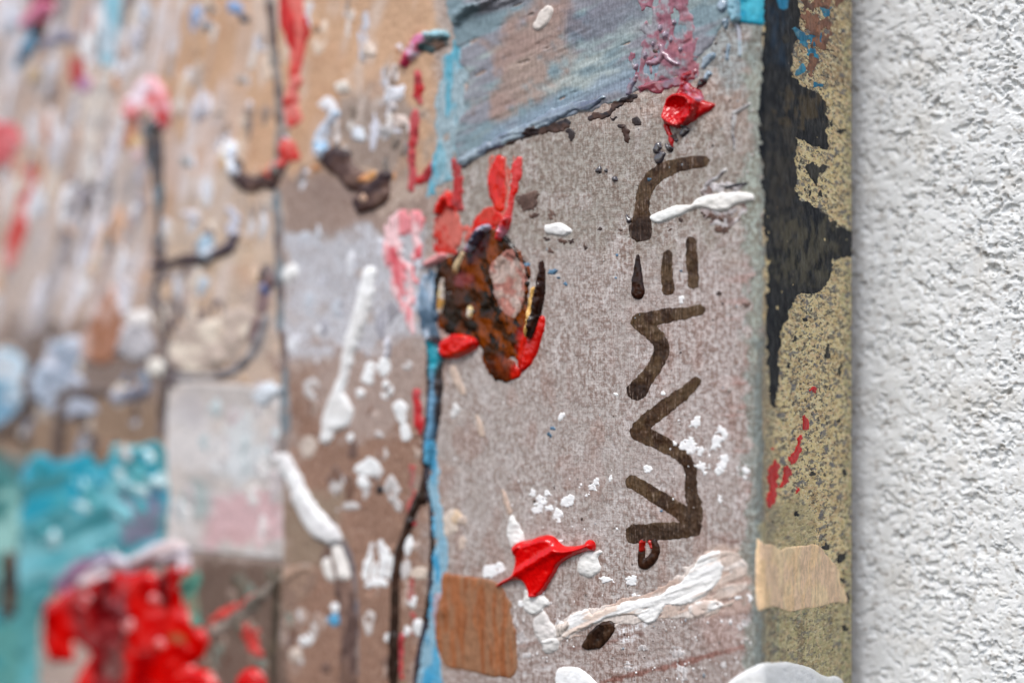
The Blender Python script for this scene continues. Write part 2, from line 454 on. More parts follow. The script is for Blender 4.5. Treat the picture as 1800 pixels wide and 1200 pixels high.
    C[:] = C * (1 - w) + lin((126, 140, 124)) * w
    w = (side * sstep(1050, 1090, Y) * sstep(.56, .68, fbm(X / 6, Y / 46, 139, 3)) * .6)[..., None]
    C[:] = C * (1 - w) + lin((112, 92, 62)) * w
    zz(R(1340, 560, 1362, 1600), (128, 122, 108), soft=6, rag=5, rs=22, op=.65, g=.4)  # brown-grey strip beside the corner: shade put into the side's colour
    zz(R(1484, -400, 1520, 1600), (150, 152, 112), soft=5, rag=5, rs=20, op=.6)
    zz(R(1380, -400, 1492, 150), (140, 110, 86), soft=8, rag=14, rs=18, op=.6)
    G *= np.where(X < 1345, .35 + 1.0 * fbm(X / 55, Y / 75, 151, 3), 1.0)
    st = np.stack([S, Z], -1)
    me = grid_mesh('canvas', P, None, C, st, G)
    o = link('canvas', me, M_CANVAS, painting)
    me.materials.append(M_EDGE)
    mi = np.broadcast_to((s[:-1] > arc / 2 + 0.0004).astype(np.int32), (len(z) - 1, len(s) - 1)).ravel()
    me.polygons.foreach_set('material_index', np.ascontiguousarray(mi))
    return o
build_canvas()

# wooden stretcher that the canvas is folded over (behind the sheet)
def box_mesh(name, x0, x1, y0, y1, z0, z1):
    v = [(x, y, z) for x in (x0, x1) for y in (y0, y1) for z in (z0, z1)]
    f = [(0, 1, 3, 2), (4, 6, 7, 5), (0, 4, 5, 1), (2, 3, 7, 6), (0, 2, 6, 4), (1, 5, 7, 3)]
    me = bpy.data.meshes.new(name); me.from_pydata(v, [], f); return me
m_wood, nt_, b_ = node_mat('raw_pine')
b_.inputs['Roughness'].default_value = 0.7
tc_ = nt_.nodes.new('ShaderNodeTexCoord'); mp_ = nt_.nodes.new('ShaderNodeMapping'); mp_.inputs['Scale'].default_value = (400, 400, 20)
nt_.links.new(tc_.outputs['Object'], mp_.inputs[0])
nt_.links.new(mix_col(nt_, noise_node(nt_, mp_.outputs[0], 1, 4), (.42, .28, .16), (.58, .42, .26)), b_.inputs['Base Color'])
link('stretcher_bar', box_mesh('stretcher_bar', -0.045, -0.0006, -THICK + 0.0008, -0.0012, -0.199, 0.199), m_wood, painting)

# ------------------------------------------------------------------ raised paint
# thickness laid down so far, so that later paint lies on top of earlier paint
LX0, LY0, LST = -160.0, -80.0, 2.0
LAYER = np.zeros((710, 840))
def layer_read(X, Y):
    u = np.clip((X - LX0) / LST, 0, LAYER.shape[1] - 1.001); v = np.clip((Y - LY0) / LST, 0, LAYER.shape[0] - 1.001)
    i, j = u.astype(int), v.astype(int); fu, fv = u - i, v - j
    return (LAYER[j, i] * (1 - fu) + LAYER[j, i + 1] * fu) * (1 - fv) + (LAYER[j + 1, i] * (1 - fu) + LAYER[j + 1, i + 1] * fu) * fv
def layer_add(X, Y, h, d):
    sel = d > 0
    i = np.clip(np.round((X[sel] - LX0) / LST).astype(int), 0, LAYER.shape[1] - 1); j = np.clip(np.round((Y[sel] - LY0) / LST).astype(int), 0, LAYER.shape[0] - 1)
    np.maximum.at(LAYER, (j, i), h[sel])
    if X.shape[1] > 1 and X[0, 1] - X[0, 0] > LST:                  # coarse part: fill the cells in between
        for di, dj in ((1, 0), (0, 1), (1, 1)):
            np.maximum.at(LAYER, (np.clip(j + dj, 0, LAYER.shape[0] - 1), np.clip(i + di, 0, LAYER.shape[1] - 1)), h[sel])
def paint(name, shape, c, T=0.4, edge=8, rag=2.0, rs=18, mat=None, parent=None, step=None, dry=0.0, dsc=(12, 12),
          cs=30, aniso=(1.0, 1.0), ang=0.0, cthr=(.42, .6), zones=(), hf=None, ridge=0.25, rsc=(9, 9), seed=None, label=None, kind=None):
    """a body of paint T mm thick lying on the canvas; colours c blend in patches of size cs"""
    if T < 1.15 and shape.box()[0] > 480: T = T * .6
    if seed is None: seed = int(abs(hash_name(name) + shape.box()[0] * 3 + shape.box()[1] * 7)) % 9973
    x0, y0, x1, y1 = shape.box(); m = rag + 4
    if step is None: step = 1.6 if (x0 + x1) / 2 > 840 else (2.2 if (x0 + x1) / 2 > 600 else 3.4)
    small = min(x1 - x0, y1 - y0)
    if small < 14: step = min(step, max(1.0, small / 8))
    X, Y = np.meshgrid(np.arange(x0 - m, x1 + m, step), np.arange(y0 - m, y1 + m, step))
    wx = rag * 2 * (fbm(X / rs, Y / rs, seed + 1, 3) - .5) * 1.6; wy = rag * 2 * (fbm(X / rs, Y / rs, seed + 2, 3) - .5) * 1.6
    d = shape(X + wx, Y + wy)
    q = math.radians(ang); U = X * math.cos(q) + Y * math.sin(q); V = -X * math.sin(q) + Y * math.cos(q)
    if dry: d = np.minimum(d, (fbm(U / dsc[0], V / dsc[1], seed + 3, 3) - dry) * 60)
    t = np.clip(d / edge, 0, 1)
    h = T * 1e-3 * np.sqrt(np.clip(1 - (1 - t) ** 2, 0, 1)) * (1 + ridge * 2 * (fbm(U / rsc[0], V / rsc[1], seed + 4, 3) - .5))
    if hf is not None: h = h + hf(X, Y, d) * 1e-3 * sstep(0, edge, d)
    h = h + 0.00003
    h = np.where(d < 0, np.clip(d / step, -2, 0) * 0.00012, h)
    h = h + layer_read(X, Y)
    layer_add(X, Y, h, d)
    s, z = at(X, Y)
    bx, by, nx, ny = sheet(s)
    h = h + relief(s, z)
    P = np.stack([bx + nx * h, by + ny * h, z], -1)
    k = d > -step * 1.2
    keep = (k[:-1, :-1] | k[1:, :-1] | k[1:, 1:] | k[:-1, 1:]) & ((d[:-1, :-1] > 0) | (d[1:, :-1] > 0) | (d[1:, 1:] > 0) | (d[:-1, 1:] > 0) | k[:-1, :-1])
    if not keep.any(): return None
    cl = c if isinstance(c, list) else [c]
    C = np.empty(X.shape + (3,)); C[:] = lin(cl[0])
    for i, cc in enumerate(cl[1:]):
        w = sstep(*cthr, fbm(U / (cs * aniso[0]), V / (cs * aniso[1]), seed + 20 + i, 3))[..., None]
        C = C * (1 - w) + lin(cc) * w
    for zs in zones: zone(C, X, Y, *zs[:2], **(zs[2] if len(zs) > 2 else {}))
    me = grid_mesh(name, P, keep, C, np.stack([s, z], -1))
    o = link(name, me, mat or M_SATIN, parent or painting)
    if label: o['label'] = label
    if kind: o['kind'] = kind
    return o
def hash_name(n): return sum((i + 1) * ord(ch) for i, ch in enumerate(n))

WHITE, WARM, CREAM = (248, 246, 243), (232, 226, 220), (226, 208, 190)
RED, DRED, BRED = (205, 8, 10), (140, 6, 10), (226, 24, 14)
BROWN, DBROWN, GLZ = (70, 46, 28), (38, 24, 18), (88, 70, 50)
BLACK = (38, 42, 48)

# ---- far part of the front (out of focus)
paint('paper_square', Poly([(293, 668), (497, 682), (497, 984), (295, 962)], False), [(204, 194, 188), (188, 180, 176), (212, 206, 204)], .5, 4, 1, 30, M_SATIN, cs=50,
      zones=[(R(370, 870, 492, 955), (204, 156, 160), dict(soft=14, rag=14, op=.7)), (Ell(350, 880, 26, 30), (150, 176, 176), dict(soft=14, rag=10, op=.6)),
             (Ell(340, 720, 30, 34), (184, 178, 180), dict(soft=12, rag=10, op=.7)), (Ell(430, 790, 40, 60), (212, 220, 224), dict(soft=16, rag=14, op=.6))],
      label='pale square scrap pasted flat on the canvas')
paint('teal_patch', Poly([(40, 850), (110, 810), (230, 782), (290, 800), (290, 960), (240, 985), (130, 1015), (75, 1060), (70, 1200), (100, 1330), (40, 1330)]), [(64, 158, 172), (24, 150, 176), (120, 182, 190), (60, 130, 138)],
      .9, 8, 6, 40, M_SATIN, cs=46, aniso=(2.2, .7), ang=-25, ridge=.6, rsc=(50, 30), zones=[(R(225, 860, 292, 960), (130, 100, 126), dict(soft=14, rag=16, op=.7)), (R(30, 1050, 130, 1250), (96, 158, 156), dict(soft=24, rag=20, op=.6))])
paint('teal_patch', Poly([(-60, 830), (28, 840), (32, 960), (14, 1010), (-60, 1010)]), [(90, 150, 146), (60, 120, 120), (150, 196, 190)], .6, 6, 5, 30, M_SATIN, cs=30)
paint('teal_patch', Poly([(-60, 1080), (28, 1090), (36, 1200), (30, 1320), (-60, 1320)]), [(40, 140, 150), (90, 150, 146)], .6, 6, 5, 30, M_SATIN, cs=40)
paint('dark_smear', Stroke([(20, 980, 12), (24, 1040, 16), (14, 1080, 10)]), [(62, 46, 40), (90, 66, 50)], .4, 8, 4, 20)

def scatter(n, box, pal, L, Wd, slant, seed, dry=.34, T=.3, nm='brush_dab'):  # bluish-white dabs are highlights put in as colour, among real paint tones
    r = np.random.RandomState(seed)
    for k in range(n):
        x, y = r.uniform(box[0], box[2]), r.uniform(box[1], box[3]); l = r.uniform(*L); w = r.uniform(*Wd)
        c = np.array(pal[r.randint(len(pal))]) + r.randint(-9, 10)
        c2 = np.array(pal[r.randint(len(pal))]); dx = slant * l + r.uniform(-5, 5)
        paint(nm, Stroke([(x, y - l / 2, w * .6), (x - dx / 2, y, w), (x - dx, y + l / 2, w * .5)]), [tuple(np.clip(c, 0, 255)), tuple(c2)], T * r.uniform(.5, 1.4), 6, 5, 14, M_SATIN if r.rand() < .6 else M_GLOSS,
              cs=18, aniso=(.6, 2), cthr=(.48, .6), dry=dry, dsc=(12, 34), seed=seed * 100 + k)
scatter(62, (-20, -10, 285, 560), [(226, 226, 234), (206, 200, 206), (222, 206, 190), (170, 164, 172), (206, 168, 140), (232, 230, 232), (186, 150, 126), (150, 140, 140)], (40, 130), (5, 11), .22, 11)
scatter(26, (295, -10, 720, 250), [(222, 214, 208), (200, 164, 134), (214, 190, 168), (176, 160, 150), (206, 206, 216), (226, 204, 184)], (26, 90), (4, 10), .15, 12)
scatter(20, (295, 330, 480, 660), [(222, 206, 190), (176, 160, 152), (206, 176, 150), (150, 136, 130), (210, 210, 216)], (16, 60), (5, 12), .1, 13)
scatter(26, (505, 410, 745, 640), [(216, 216, 224), (168, 166, 174), (200, 204, 212), (228, 228, 232), (150, 146, 152)], (8, 40), (4, 12), .05, 14)
scatter(34, (-20, 570, 285, 800), [(190, 176, 164), (104, 88, 80), (206, 206, 214), (150, 120, 96), (130, 140, 156), (76, 62, 58), (214, 196, 176), (88, 70, 60)], (14, 56), (6, 16), .2, 15, dry=.28)
scatter(26, (285, 430, 480, 655), [(126, 110, 106), (206, 176, 150), (150, 136, 130), (222, 208, 194), (98, 84, 84), (176, 186, 198)], (14, 46), (6, 15), .1, 23, dry=.28)
scatter(24, (330, 0, 720, 330), [(150, 128, 114), (224, 216, 214), (196, 146, 110), (226, 226, 236), (132, 120, 116)], (10, 50), (4, 10), .2, 24, dry=.3)
scatter(22, (-10, 0, 280, 420), [(132, 126, 132), (206, 160, 128), (236, 236, 242), (116, 104, 104), (190, 130, 100)], (30, 90), (5, 12), .22, 25, dry=.3)
scatter(16, (510, 650, 740, 1190), [(120, 92, 80), (190, 168, 156), (104, 80, 72), (206, 200, 198)], (10, 50), (5, 12), .1, 26, dry=.28)
scatter(22, (515, 660, 745, 1190), [(184, 164, 152), (136, 104, 90), (206, 198, 194), (160, 126, 108), (196, 176, 166)], (8, 40), (4, 10), .1, 16)
scatter(18, (325, 1000, 490, 1190), [(150, 130, 118), (96, 88, 76), (120, 130, 120), (176, 150, 134), (104, 76, 66)], (12, 50), (5, 12), -.5, 17)
scatter(22, (50, 800, 285, 990), [(130, 196, 206), (30, 150, 176), (90, 170, 178), (190, 216, 220), (50, 130, 136)], (10, 40), (5, 12), -.9, 18, T=.6)
scatter(14, (300, 680, 490, 970), [(224, 220, 218), (196, 186, 186), (216, 190, 190), (190, 200, 202)], (14, 60), (5, 12), .1, 19)
scatter(12, (590, 150, 740, 310), [(190, 182, 176), (140, 124, 112), (214, 206, 200), (120, 108, 100)], (8, 30), (4, 9), .1, 20)

big = paint('red_poppy', Poly([(82, 1075), (112, 1046), (150, 1018), (205, 1004), (258, 1000), (282, 1012), (300, 996), (331, 990), (330, 1060), (352, 1098), (362, 1140), (342, 1168), (380, 1196), (390, 1300), (130, 1300), (138, 1190), (158, 1150), (126, 1120), (128, 1155), (86, 1154)]),
      [(200, 0, 2), (156, 0, 4), (208, 4, 2)], 1.7, 14, 5, 34, M_GLOSS, cs=46, ridge=.7, rsc=(46, 46), aniso=(.6, 1.6), hf=lambda X, Y, d: .9 * np.exp(-((X - 235) / 22) ** 2) - .8 * np.exp(-((X - 205 - (Y - 1050) * .05) / 13) ** 2) + 1.0 * np.exp(-((X - 318) / 14) ** 2),
      zones=[(Ell(198, 1115, 28, 72, 6), (96, 4, 8), dict(soft=14, rag=20)), (Ell(212, 1160, 20, 44), (122, 84, 80), dict(soft=12, rag=16, op=.75)), (Ell(150, 1080, 14, 46, -20), (158, 70, 72), dict(soft=10, rag=12, op=.7)),
             (Ell(294, 1035, 9, 30, 8), (52, 12, 14), dict(soft=8, rag=6)), (Ell(228, 1050, 16, 20), (150, 70, 72), dict(soft=8, rag=10, op=.7)), (Ell(322, 1118, 14, 7, 20), (150, 72, 34), dict(soft=5, rag=3))],
      label='large thick red poppy head with dark folds')
for (x, y, r, a) in [(236, 1096, 9, 13), (278, 1052, 10, 9), (292, 1130, 10, 9), (150, 1068, 10, 12), (165, 1048, 12, 8), (208, 1066, 10, 12)]:
    paint('raised_drop', Ell(x, y, r, a, 20), [(222, 130, 128), (216, 70, 60)], .6, 6, 2, 10, M_WET, parent=big)  # raised drops; their pink puts highlights on the red as colour
for sh, c in [(Stroke([(196, 1010, 9), (190, 1060, 16), (196, 1110, 22), (190, 1170, 18), (196, 1240, 16)]), [(112, 2, 8), (84, 2, 8), (140, 40, 44)]), (Stroke([(146, 1050, 7), (150, 1090, 12), (166, 1130, 9)]), [(136, 6, 12), (150, 60, 62)]), (Stroke([(290, 1012, 7), (292, 1036, 9), (302, 1056, 6)]), [(46, 4, 8), (80, 4, 10)]), (Stroke([(228, 1040, 8), (224, 1064, 12), (236, 1086, 7)]), [(120, 30, 36), (150, 80, 84)]), (Stroke([(206, 1140, 12), (210, 1180, 15)]), [(128, 92, 88), (110, 40, 40)])]:
    paint('fold', sh, c, .25, 8, 5, 18, M_GLOSS, cs=18, parent=big)
paint('white_ridge', Stroke([(150, 1022, 8), (176, 1006, 11), (212, 990, 12), (232, 1000, 8)], [(238, 990, 9), (265, 978, 13), (300, 968, 16), (322, 968, 12)], [(322, 968, 11), (328, 990, 8)]), [(222, 208, 214), (200, 206, 222), (212, 190, 190)], 1.6, 10, 4, 20, M_GLOSS, cs=34, parent=big)  # white-lilac highlight along the poppy's top, built as pale paint
paint('violet_wash', Poly([(100, 1020), (140, 990), (205, 968), (210, 985), (160, 1005), (110, 1040)]), [(150, 112, 140), (150, 140, 164)], .3, 6, 6, 30, M_DRY, parent=big)
paint('red_petal', Poly([(418, 1215), (420, 1190), (437, 1174), (460, 1180), (466, 1215)]), RED, 1.8, 10, 3, 16, M_GLOSS, label='small red petal tip')
paint('red_streak', Stroke([(372, 1092, 6), (400, 1076, 8), (430, 1062, 8), (458, 1046, 6)]), [(214, 70, 62), (190, 60, 54)], .5, 6, 5, 14, M_SATIN, dry=.36, dsc=(14, 14))
paint('red_streak', Stroke([(432, 1100, 6), (438, 1130, 8), (450, 1140, 7)], [(446, 1110, 6), (458, 1150, 5)]), [(196, 62, 56), (170, 60, 54)], .3, 6, 5, 14, M_SATIN, dry=.4, dsc=(14, 14))
paint('grey_stem', Stroke([(372, 1112, 5), (390, 1102, 7), (430, 1075, 8), (490, 1020, 8), (540, 996, 6)]), [(150, 136, 126), (120, 110, 100)], .5, 7, 3, 20)
paint('green_stem', Stroke([(345, 1010, 7), (338, 1045, 9), (350, 1090, 5)]), [(84, 140, 124), (120, 120, 100)], .3, 6, 4, 16, M_DRY)
paint('brown_wash', Poly([(502, 1000), (545, 996), (552, 1030), (520, 1064), (498, 1060)]), [(160, 132, 114), (140, 114, 100)], .3, 6, 5, 20, M_DRY)

# blurred flowers and strokes, upper part
bud = paint('pink_bud', Poly([(220, 186), (232, 160), (262, 138), (284, 150), (299, 190), (298, 218), (276, 226), (262, 205), (244, 214), (224, 208)]), [(232, 176, 186), (240, 220, 228), (222, 120, 120)], 1.0, 9, 5, 18, M_SATIN, cs=18,
      zones=[(Ell(290, 206, 11, 16), (196, 30, 22), dict(soft=8)), (Ell(248, 165, 24, 9, -40), (238, 226, 236), dict(soft=7)), (Ell(232, 204, 12, 8), (218, 96, 76), dict(soft=7)), (Ell(262, 202, 12, 10), (222, 192, 170), dict(soft=6))], label='small pink and red flower bud on a dark stem')
paint('stem', Stroke([(270, 228, 16), (270, 262, 15), (275, 300, 10), (280, 345, 5), (281, 420, 4)]), [(62, 54, 58), (84, 66, 56), (80, 100, 112)], .8, 8, 3, 16, M_GLOSS, cs=26, parent=bud)
paint('leaf', Ell(240, 262, 8, 24, 6), [(206, 176, 124), (222, 196, 200)], .5, 6, 3, 14, parent=bud)
paint('dark_stem', Stroke([(276, 430, 6), (280, 470, 7), (270, 520, 6), (288, 560, 4), (292, 640, 7), (290, 700, 8), (284, 760, 6)]), [(82, 70, 68), (110, 100, 100)], .5, 7, 4, 24, cs=24)
paint('dark_branch', Stroke([(270, 468, 6), (300, 462, 5), (335, 456, 10), (372, 450, 9), (400, 438, 8), (414, 412, 6)]), [(74, 58, 60), (96, 84, 92)], 1.0, 7, 3, 18, M_GLOSS)
paint('blue_dab', Ell(364, 432, 12, 20, 0), [(160, 186, 204), (200, 206, 216)], .6, 6, 3, 12)
paint('blue_dab', Stroke([(408, 408, 8), (414, 385, 7), (404, 372, 6)]), [(196, 196, 208), (170, 172, 190)], .5, 6, 3, 12)
arch = paint('brown_arch', Stroke([(400, 268, 8), (414, 300, 13), (440, 322, 17), (470, 316, 15), (492, 296, 12)], [(575, 276, 16), (596, 284, 21), (618, 308, 16), (636, 322, 14)], [(640, 360, 15), (656, 350, 20), (664, 326, 16), (674, 312, 9)], [(636, 326, 10), (655, 345, 14)]),
      [(84, 60, 54), (112, 86, 76), (60, 42, 44)], 1.0, 10, 7, 22, M_SATIN, cs=24, cthr=(.46, .58), label='dark brown arched stem')
paint('cream_edge', Stroke([(404, 256, 9), (404, 282, 10), (412, 304, 7)]), [(226, 212, 196), (222, 190, 140), (206, 214, 228)], 1.1, 7, 3, 14, M_GLOSS, parent=arch)  # white highlight at the arch's left top, given as cream colour
paint('ochre_dab', Stroke([(638, 318, 3), (648, 312, 6), (658, 302, 3)]), [(206, 150, 92), (196, 130, 76)], .8, 6, 2, 14, M_GLOSS, parent=arch)
paint('ochre_dab', Ell(556, 296, 7, 6), [(206, 150, 96), (190, 130, 84)], .6, 6, 2, 14, parent=arch)
paint('ochre_dab', Ell(644, 348, 5, 7), [(222, 160, 120), (200, 170, 150)], .6, 6, 2, 14, parent=arch)
paint('pale_highlight', Stroke([(562, 272, 9), (566, 246, 12), (576, 222, 10), (588, 200, 6)]), [(210, 216, 230), (232, 226, 224), (150, 190, 222)], 1.2, 8, 3, 16, M_WET, cs=20, parent=arch)
for k, (x, y, rx, ry, c) in enumerate([(578, 182, 15, 10, (232, 230, 234)), (603, 153, 14, 11, (226, 216, 206)), (632, 237, 15, 11, (226, 232, 240)), (694, 166, 13, 20, (232, 232, 238)), (690, 190, 8, 8, (214, 206, 206)), (705, 213, 14, 11, (222, 204, 194)),
                                       (650, 88, 11, 10, (226, 208, 194)), (508, 482, 17, 12, (244, 242, 240)), (470, 692, 24, 16, (214, 220, 226)), (276, 645, 13, 18, (238, 232, 222)), (246, 562, 22, 16, (236, 230, 226)),
                                       (240, 605, 30, 30, (190, 186, 190)), (60, 690, 14, 20, (216, 210, 208)), (20, 700, 0.1, 0.1, WHITE), (678, 230, 8, 14, (190, 186, 186)), (112, 690, 40, 60, (180, 186, 200))]):
    if rx < 1: continue
    paint('pale_dab', Ell(x, y, rx, ry, 20 * k, jag=.15), [c, tuple(int(v * .93) for v in c)], .7, 7, 4, 14, M_SATIN, cs=16)
redline = paint('red_streak', Stroke([(512, -30, 20), (514, 20, 23), (520, 60, 22), (524, 85, 15), (520, 120, 11), (514, 160, 9)]), [(202, 40, 36), (184, 18, 20), (220, 110, 100)], .4, 9, 4, 20, M_SATIN, cs=20, aniso=(.6, 2.6), cthr=(.45, .58), dry=.16, dsc=(12, 60), label='broken vertical red streak')
for sh in [Stroke([(508, 178, 12), (512, 196, 14), (514, 212, 11)]), Stroke([(502, 252, 12), (510, 266, 15), (520, 272, 11)]), Stroke([(500, 262, 8), (486, 290, 9), (474, 304, 7)]), Stroke([(520, 120, 10), (516, 160, 9), (508, 180, 8)])]:
    paint('red_dab', sh, [(212, 70, 62), (200, 40, 34), (220, 130, 120)], .5, 8, 6, 16, M_SATIN, cs=20, parent=redline)
paint('grey_seam', Stroke([(472, -30, 7), (480, 60, 7), (488, 140, 6), (490, 230, 6), (486, 300, 5)]), [(128, 116, 108), (150, 140, 134), (100, 84, 80)], .4, 6, 3, 26, cs=30)
paint('grey_seam', Stroke([(488, 340, 6), (490, 440, 8), (490, 520, 6), (500, 640, 5), (502, 720, 7), (498, 800, 6)]), [(104, 84, 80), (140, 128, 124), (124, 132, 138)], .5, 6, 4, 26, cs=30)
paint('grey_seam', Stroke([(490, 1000, 4), (488, 1060, 6), (482, 1120, 6), (480, 1230, 7)]), [(70, 60, 50), (96, 84, 70)], .5, 6, 3, 26)
paint('brown_oval', Stroke([(460, 540, 12), (466, 510, 10), (476, 490, 6)], [(452, 570, 11), (444, 590, 9)]), [(116, 92, 90), (140, 116, 116)], .4, 7, 4, 20)
paint('blue_dab', Ell(466, 506, 7, 10), [(112, 120, 160)], .4, 5, 2, 10)
paint('grey_curve', Stroke([(470, 560, 7), (450, 610, 8), (420, 644, 7), (380, 660, 5), (310, 662, 6)]), [(150, 144, 144), (128, 122, 124)], .5, 7, 3, 20)
paint('brown_leaf', Poly([(170, 540), (190, 505), (205, 520), (216, 570), (212, 610), (190, 640), (165, 640), (142, 618), (150, 580)]), [(160, 110, 84), (172, 122, 98), (196, 164, 152)], .7, 9, 5, 22, M_SATIN, cs=36, aniso=(.6, 1.6))
paint('white_wash', Poly([(300, 600), (330, 570), (380, 560), (430, 540), (440, 580), (410, 630), (350, 655), (305, 645)]), [(222, 208, 192), (206, 186, 168), (190, 172, 160)], .4, 8, 6, 30, M_SATIN, cs=34)
paint('blue_wash', Poly([(-60, 640), (20, 618), (44, 640), (46, 700), (20, 748), (-60, 770)]), [(140, 180, 202), (206, 214, 222), (120, 160, 186)], .6, 8, 5, 26, M_SATIN, cs=36, aniso=(1.4, .7))
paint('blue_wash', Poly([(60, 680), (80, 620), (120, 592), (145, 610), (130, 660), (108, 700), (80, 705)]), [(176, 190, 206), (206, 206, 216), (150, 160, 176)], .6, 8, 5, 26, M_SATIN, cs=30)
paint('dark_crack', Stroke([(-40, 770, 8), (20, 750, 11), (52, 720, 10), (54, 660, 7), (60, 620, 6)]), [(90, 76, 70), (116, 100, 90)], .4, 7, 4, 20)
paint('dark_crack', Stroke([(104, 800, 10), (106, 740, 10), (122, 690, 8), (160, 690, 10), (190, 690, 7)]), [(86, 70, 64), (110, 96, 90)], .5, 7, 4, 18)
paint('dark_crack', Stroke([(200, 700, 7), (232, 692, 9), (262, 688, 5)]), [(112, 112, 126), (160, 164, 180)], .5, 6, 3, 18)
paint('cyan_streak', Stroke([(204, -40, 13), (196, 30, 14), (190, 90, 12), (190, 120, 6)]), [(146, 194, 210), (190, 202, 212), (120, 184, 204)], .6, 8, 3, 22, M_SATIN, cs=24, aniso=(.6, 2.4))
paint('cream_streak', Stroke([(190, 130, 8), (172, 180, 14), (160, 240, 11), (146, 320, 8)]), [(222, 210, 200), (206, 196, 190)], .5, 8, 4, 26)
top_red = paint('red_bud', Poly([(58, -30), (100, -30), (92, 20), (78, 50), (58, 56), (40, 44), (52, 20)]), [(178, 24, 40), (208, 100, 130), (110, 14, 20)], 1.2, 9, 4, 20, M_GLOSS, cs=24, label='small dark red bud')
paint('pink_dab', Stroke([(46, 44, 9), (66, 26, 9), (88, 12, 8)]), [(222, 110, 146), (226, 150, 176)], .9, 7, 3, 14, M_GLOSS, parent=top_red)
paint('stem', Stroke([(70, 52, 11), (62, 70, 10), (48, 86, 12), (30, 112, 8)]), [(50, 60, 80), (110, 170, 204), (80, 60, 60)], .7, 7, 3, 14, M_GLOSS, cs=14, parent=top_red)
paint('red_dab', Stroke([(134, 110, 8), (136, 130, 11), (130, 150, 8)]), [(180, 70, 66), (150, 44, 44)], .5, 7, 4, 16)
paint('violet_dab', Ell(152, 150, 10, 16, 20), [(150, 140, 172), (190, 140, 170)], .4, 7, 4, 14)
paint('grey_dab', Stroke([(90, 76, 12), (112, 62, 14), (126, 72, 9)]), [(136, 132, 146), (160, 156, 168)], .5, 7, 5, 16)
paint('pink_blotch', Poly([(-60, 220), (20, 216), (40, 244), (26, 270), (6, 290), (-60, 300)]), [(218, 124, 128), (224, 150, 150), (206, 96, 100)], .5, 9, 5, 22, cs=26)
paint('red_streak', Stroke([(40, 350, 7), (34, 400, 11), (24, 430, 10), (14, 470, 6)], [(58, 300, 7), (48, 340, 7)]), [(206, 90, 84), (196, 44, 34), (214, 140, 134)], .6, 8, 5, 20, cs=26)
for (x, y, rx, ry, c) in [(345, 30, 9, 26, (160, 178, 210)), (412, 14, 12, 10, (140, 168, 210)), (430, 34, 10, 9, (96, 96, 104)), (365, 44, 8, 8, (150, 160, 172)), (326, 285, 8, 9, (160, 160, 160)), (425, 140, 10, 8, (176, 166, 160)), (386, 196, 10, 8, (186, 168, 156)), (436, 196, 7, 10, (176, 156, 146)),
                          (60, 132, 16, 14, (196, 170, 140)), (350, 190, 12, 22, (210, 206, 214)), (335, 380, 16, 8, (206, 200, 206)), (18, 40, 10, 24, (206, 210, 222)), (255, 20, 12, 14, (206, 208, 218)), (240, 70, 12, 16, (196, 192, 200)), (92, 120, 10, 22, (210, 206, 210)), (60, 230, 12, 30, (212, 206, 208)), (100, 260, 12, 34, (214, 208, 212)), (70, 360, 10, 24, (206, 206, 214))]:
    paint('soft_dab', Ell(x, y, rx, ry, 12, jag=.2), [c, tuple(int(v * .92) for v in c)], .45, 7, 4, 14, M_SATIN, cs=14)

# ---- middle panel (slightly soft)
paint('white_drip', Stroke([(648, 480, 11), (640, 525, 13), (628, 570, 13), (616, 610, 10), (608, 645, 8), (600, 672, 8), (592, 700, 12), (582, 735, 14), (572, 772, 9)], [(594, 700, 14), (602, 728, 18), (590, 745, 14)]), [WHITE, (226, 224, 222)], 1.1, 9, 2.5, 16, M_THICK, cs=30, label='long white dripping stroke with a thick lower end')
paint('grey_outline', Stroke([(520, 840, 4), (566, 910, 5), (600, 950, 5), (620, 1000, 4), (626, 1080, 4), (624, 1230, 4)]), [(112, 104, 108), (136, 120, 114)], .4, 4, 2, 20)
paint('brown_trunk', Stroke([(580, 948, 8), (592, 990, 10), (606, 1030, 15), (612, 1090, 16), (612, 1150, 15), (610, 1240, 16)]), [(112, 86, 74), (132, 104, 92), (96, 74, 68)], .5, 9, 3, 26, M_DRY, cs=22, aniso=(.6, 2))
wb = paint('white_branch', Stroke([(500, 808, 12), (514, 832, 13), (524, 862, 14), (538, 892, 17), (556, 918, 18), (578, 938, 17), (590, 948, 11)]), [WHITE, (222, 220, 220)], 1.2, 10, 3, 18, M_THICK, label='white curved stroke like a birch branch')
paint('white_dab', Stroke([(594, 968, 8), (602, 990, 9), (606, 1012, 7)]), WARM, .7, 7, 3, 12, M_THICK, parent=wb)
paint('white_dab', Stroke([(574, 990, 8), (580, 1010, 9)]), WARM, .7, 7, 3, 12, M_THICK, parent=wb)
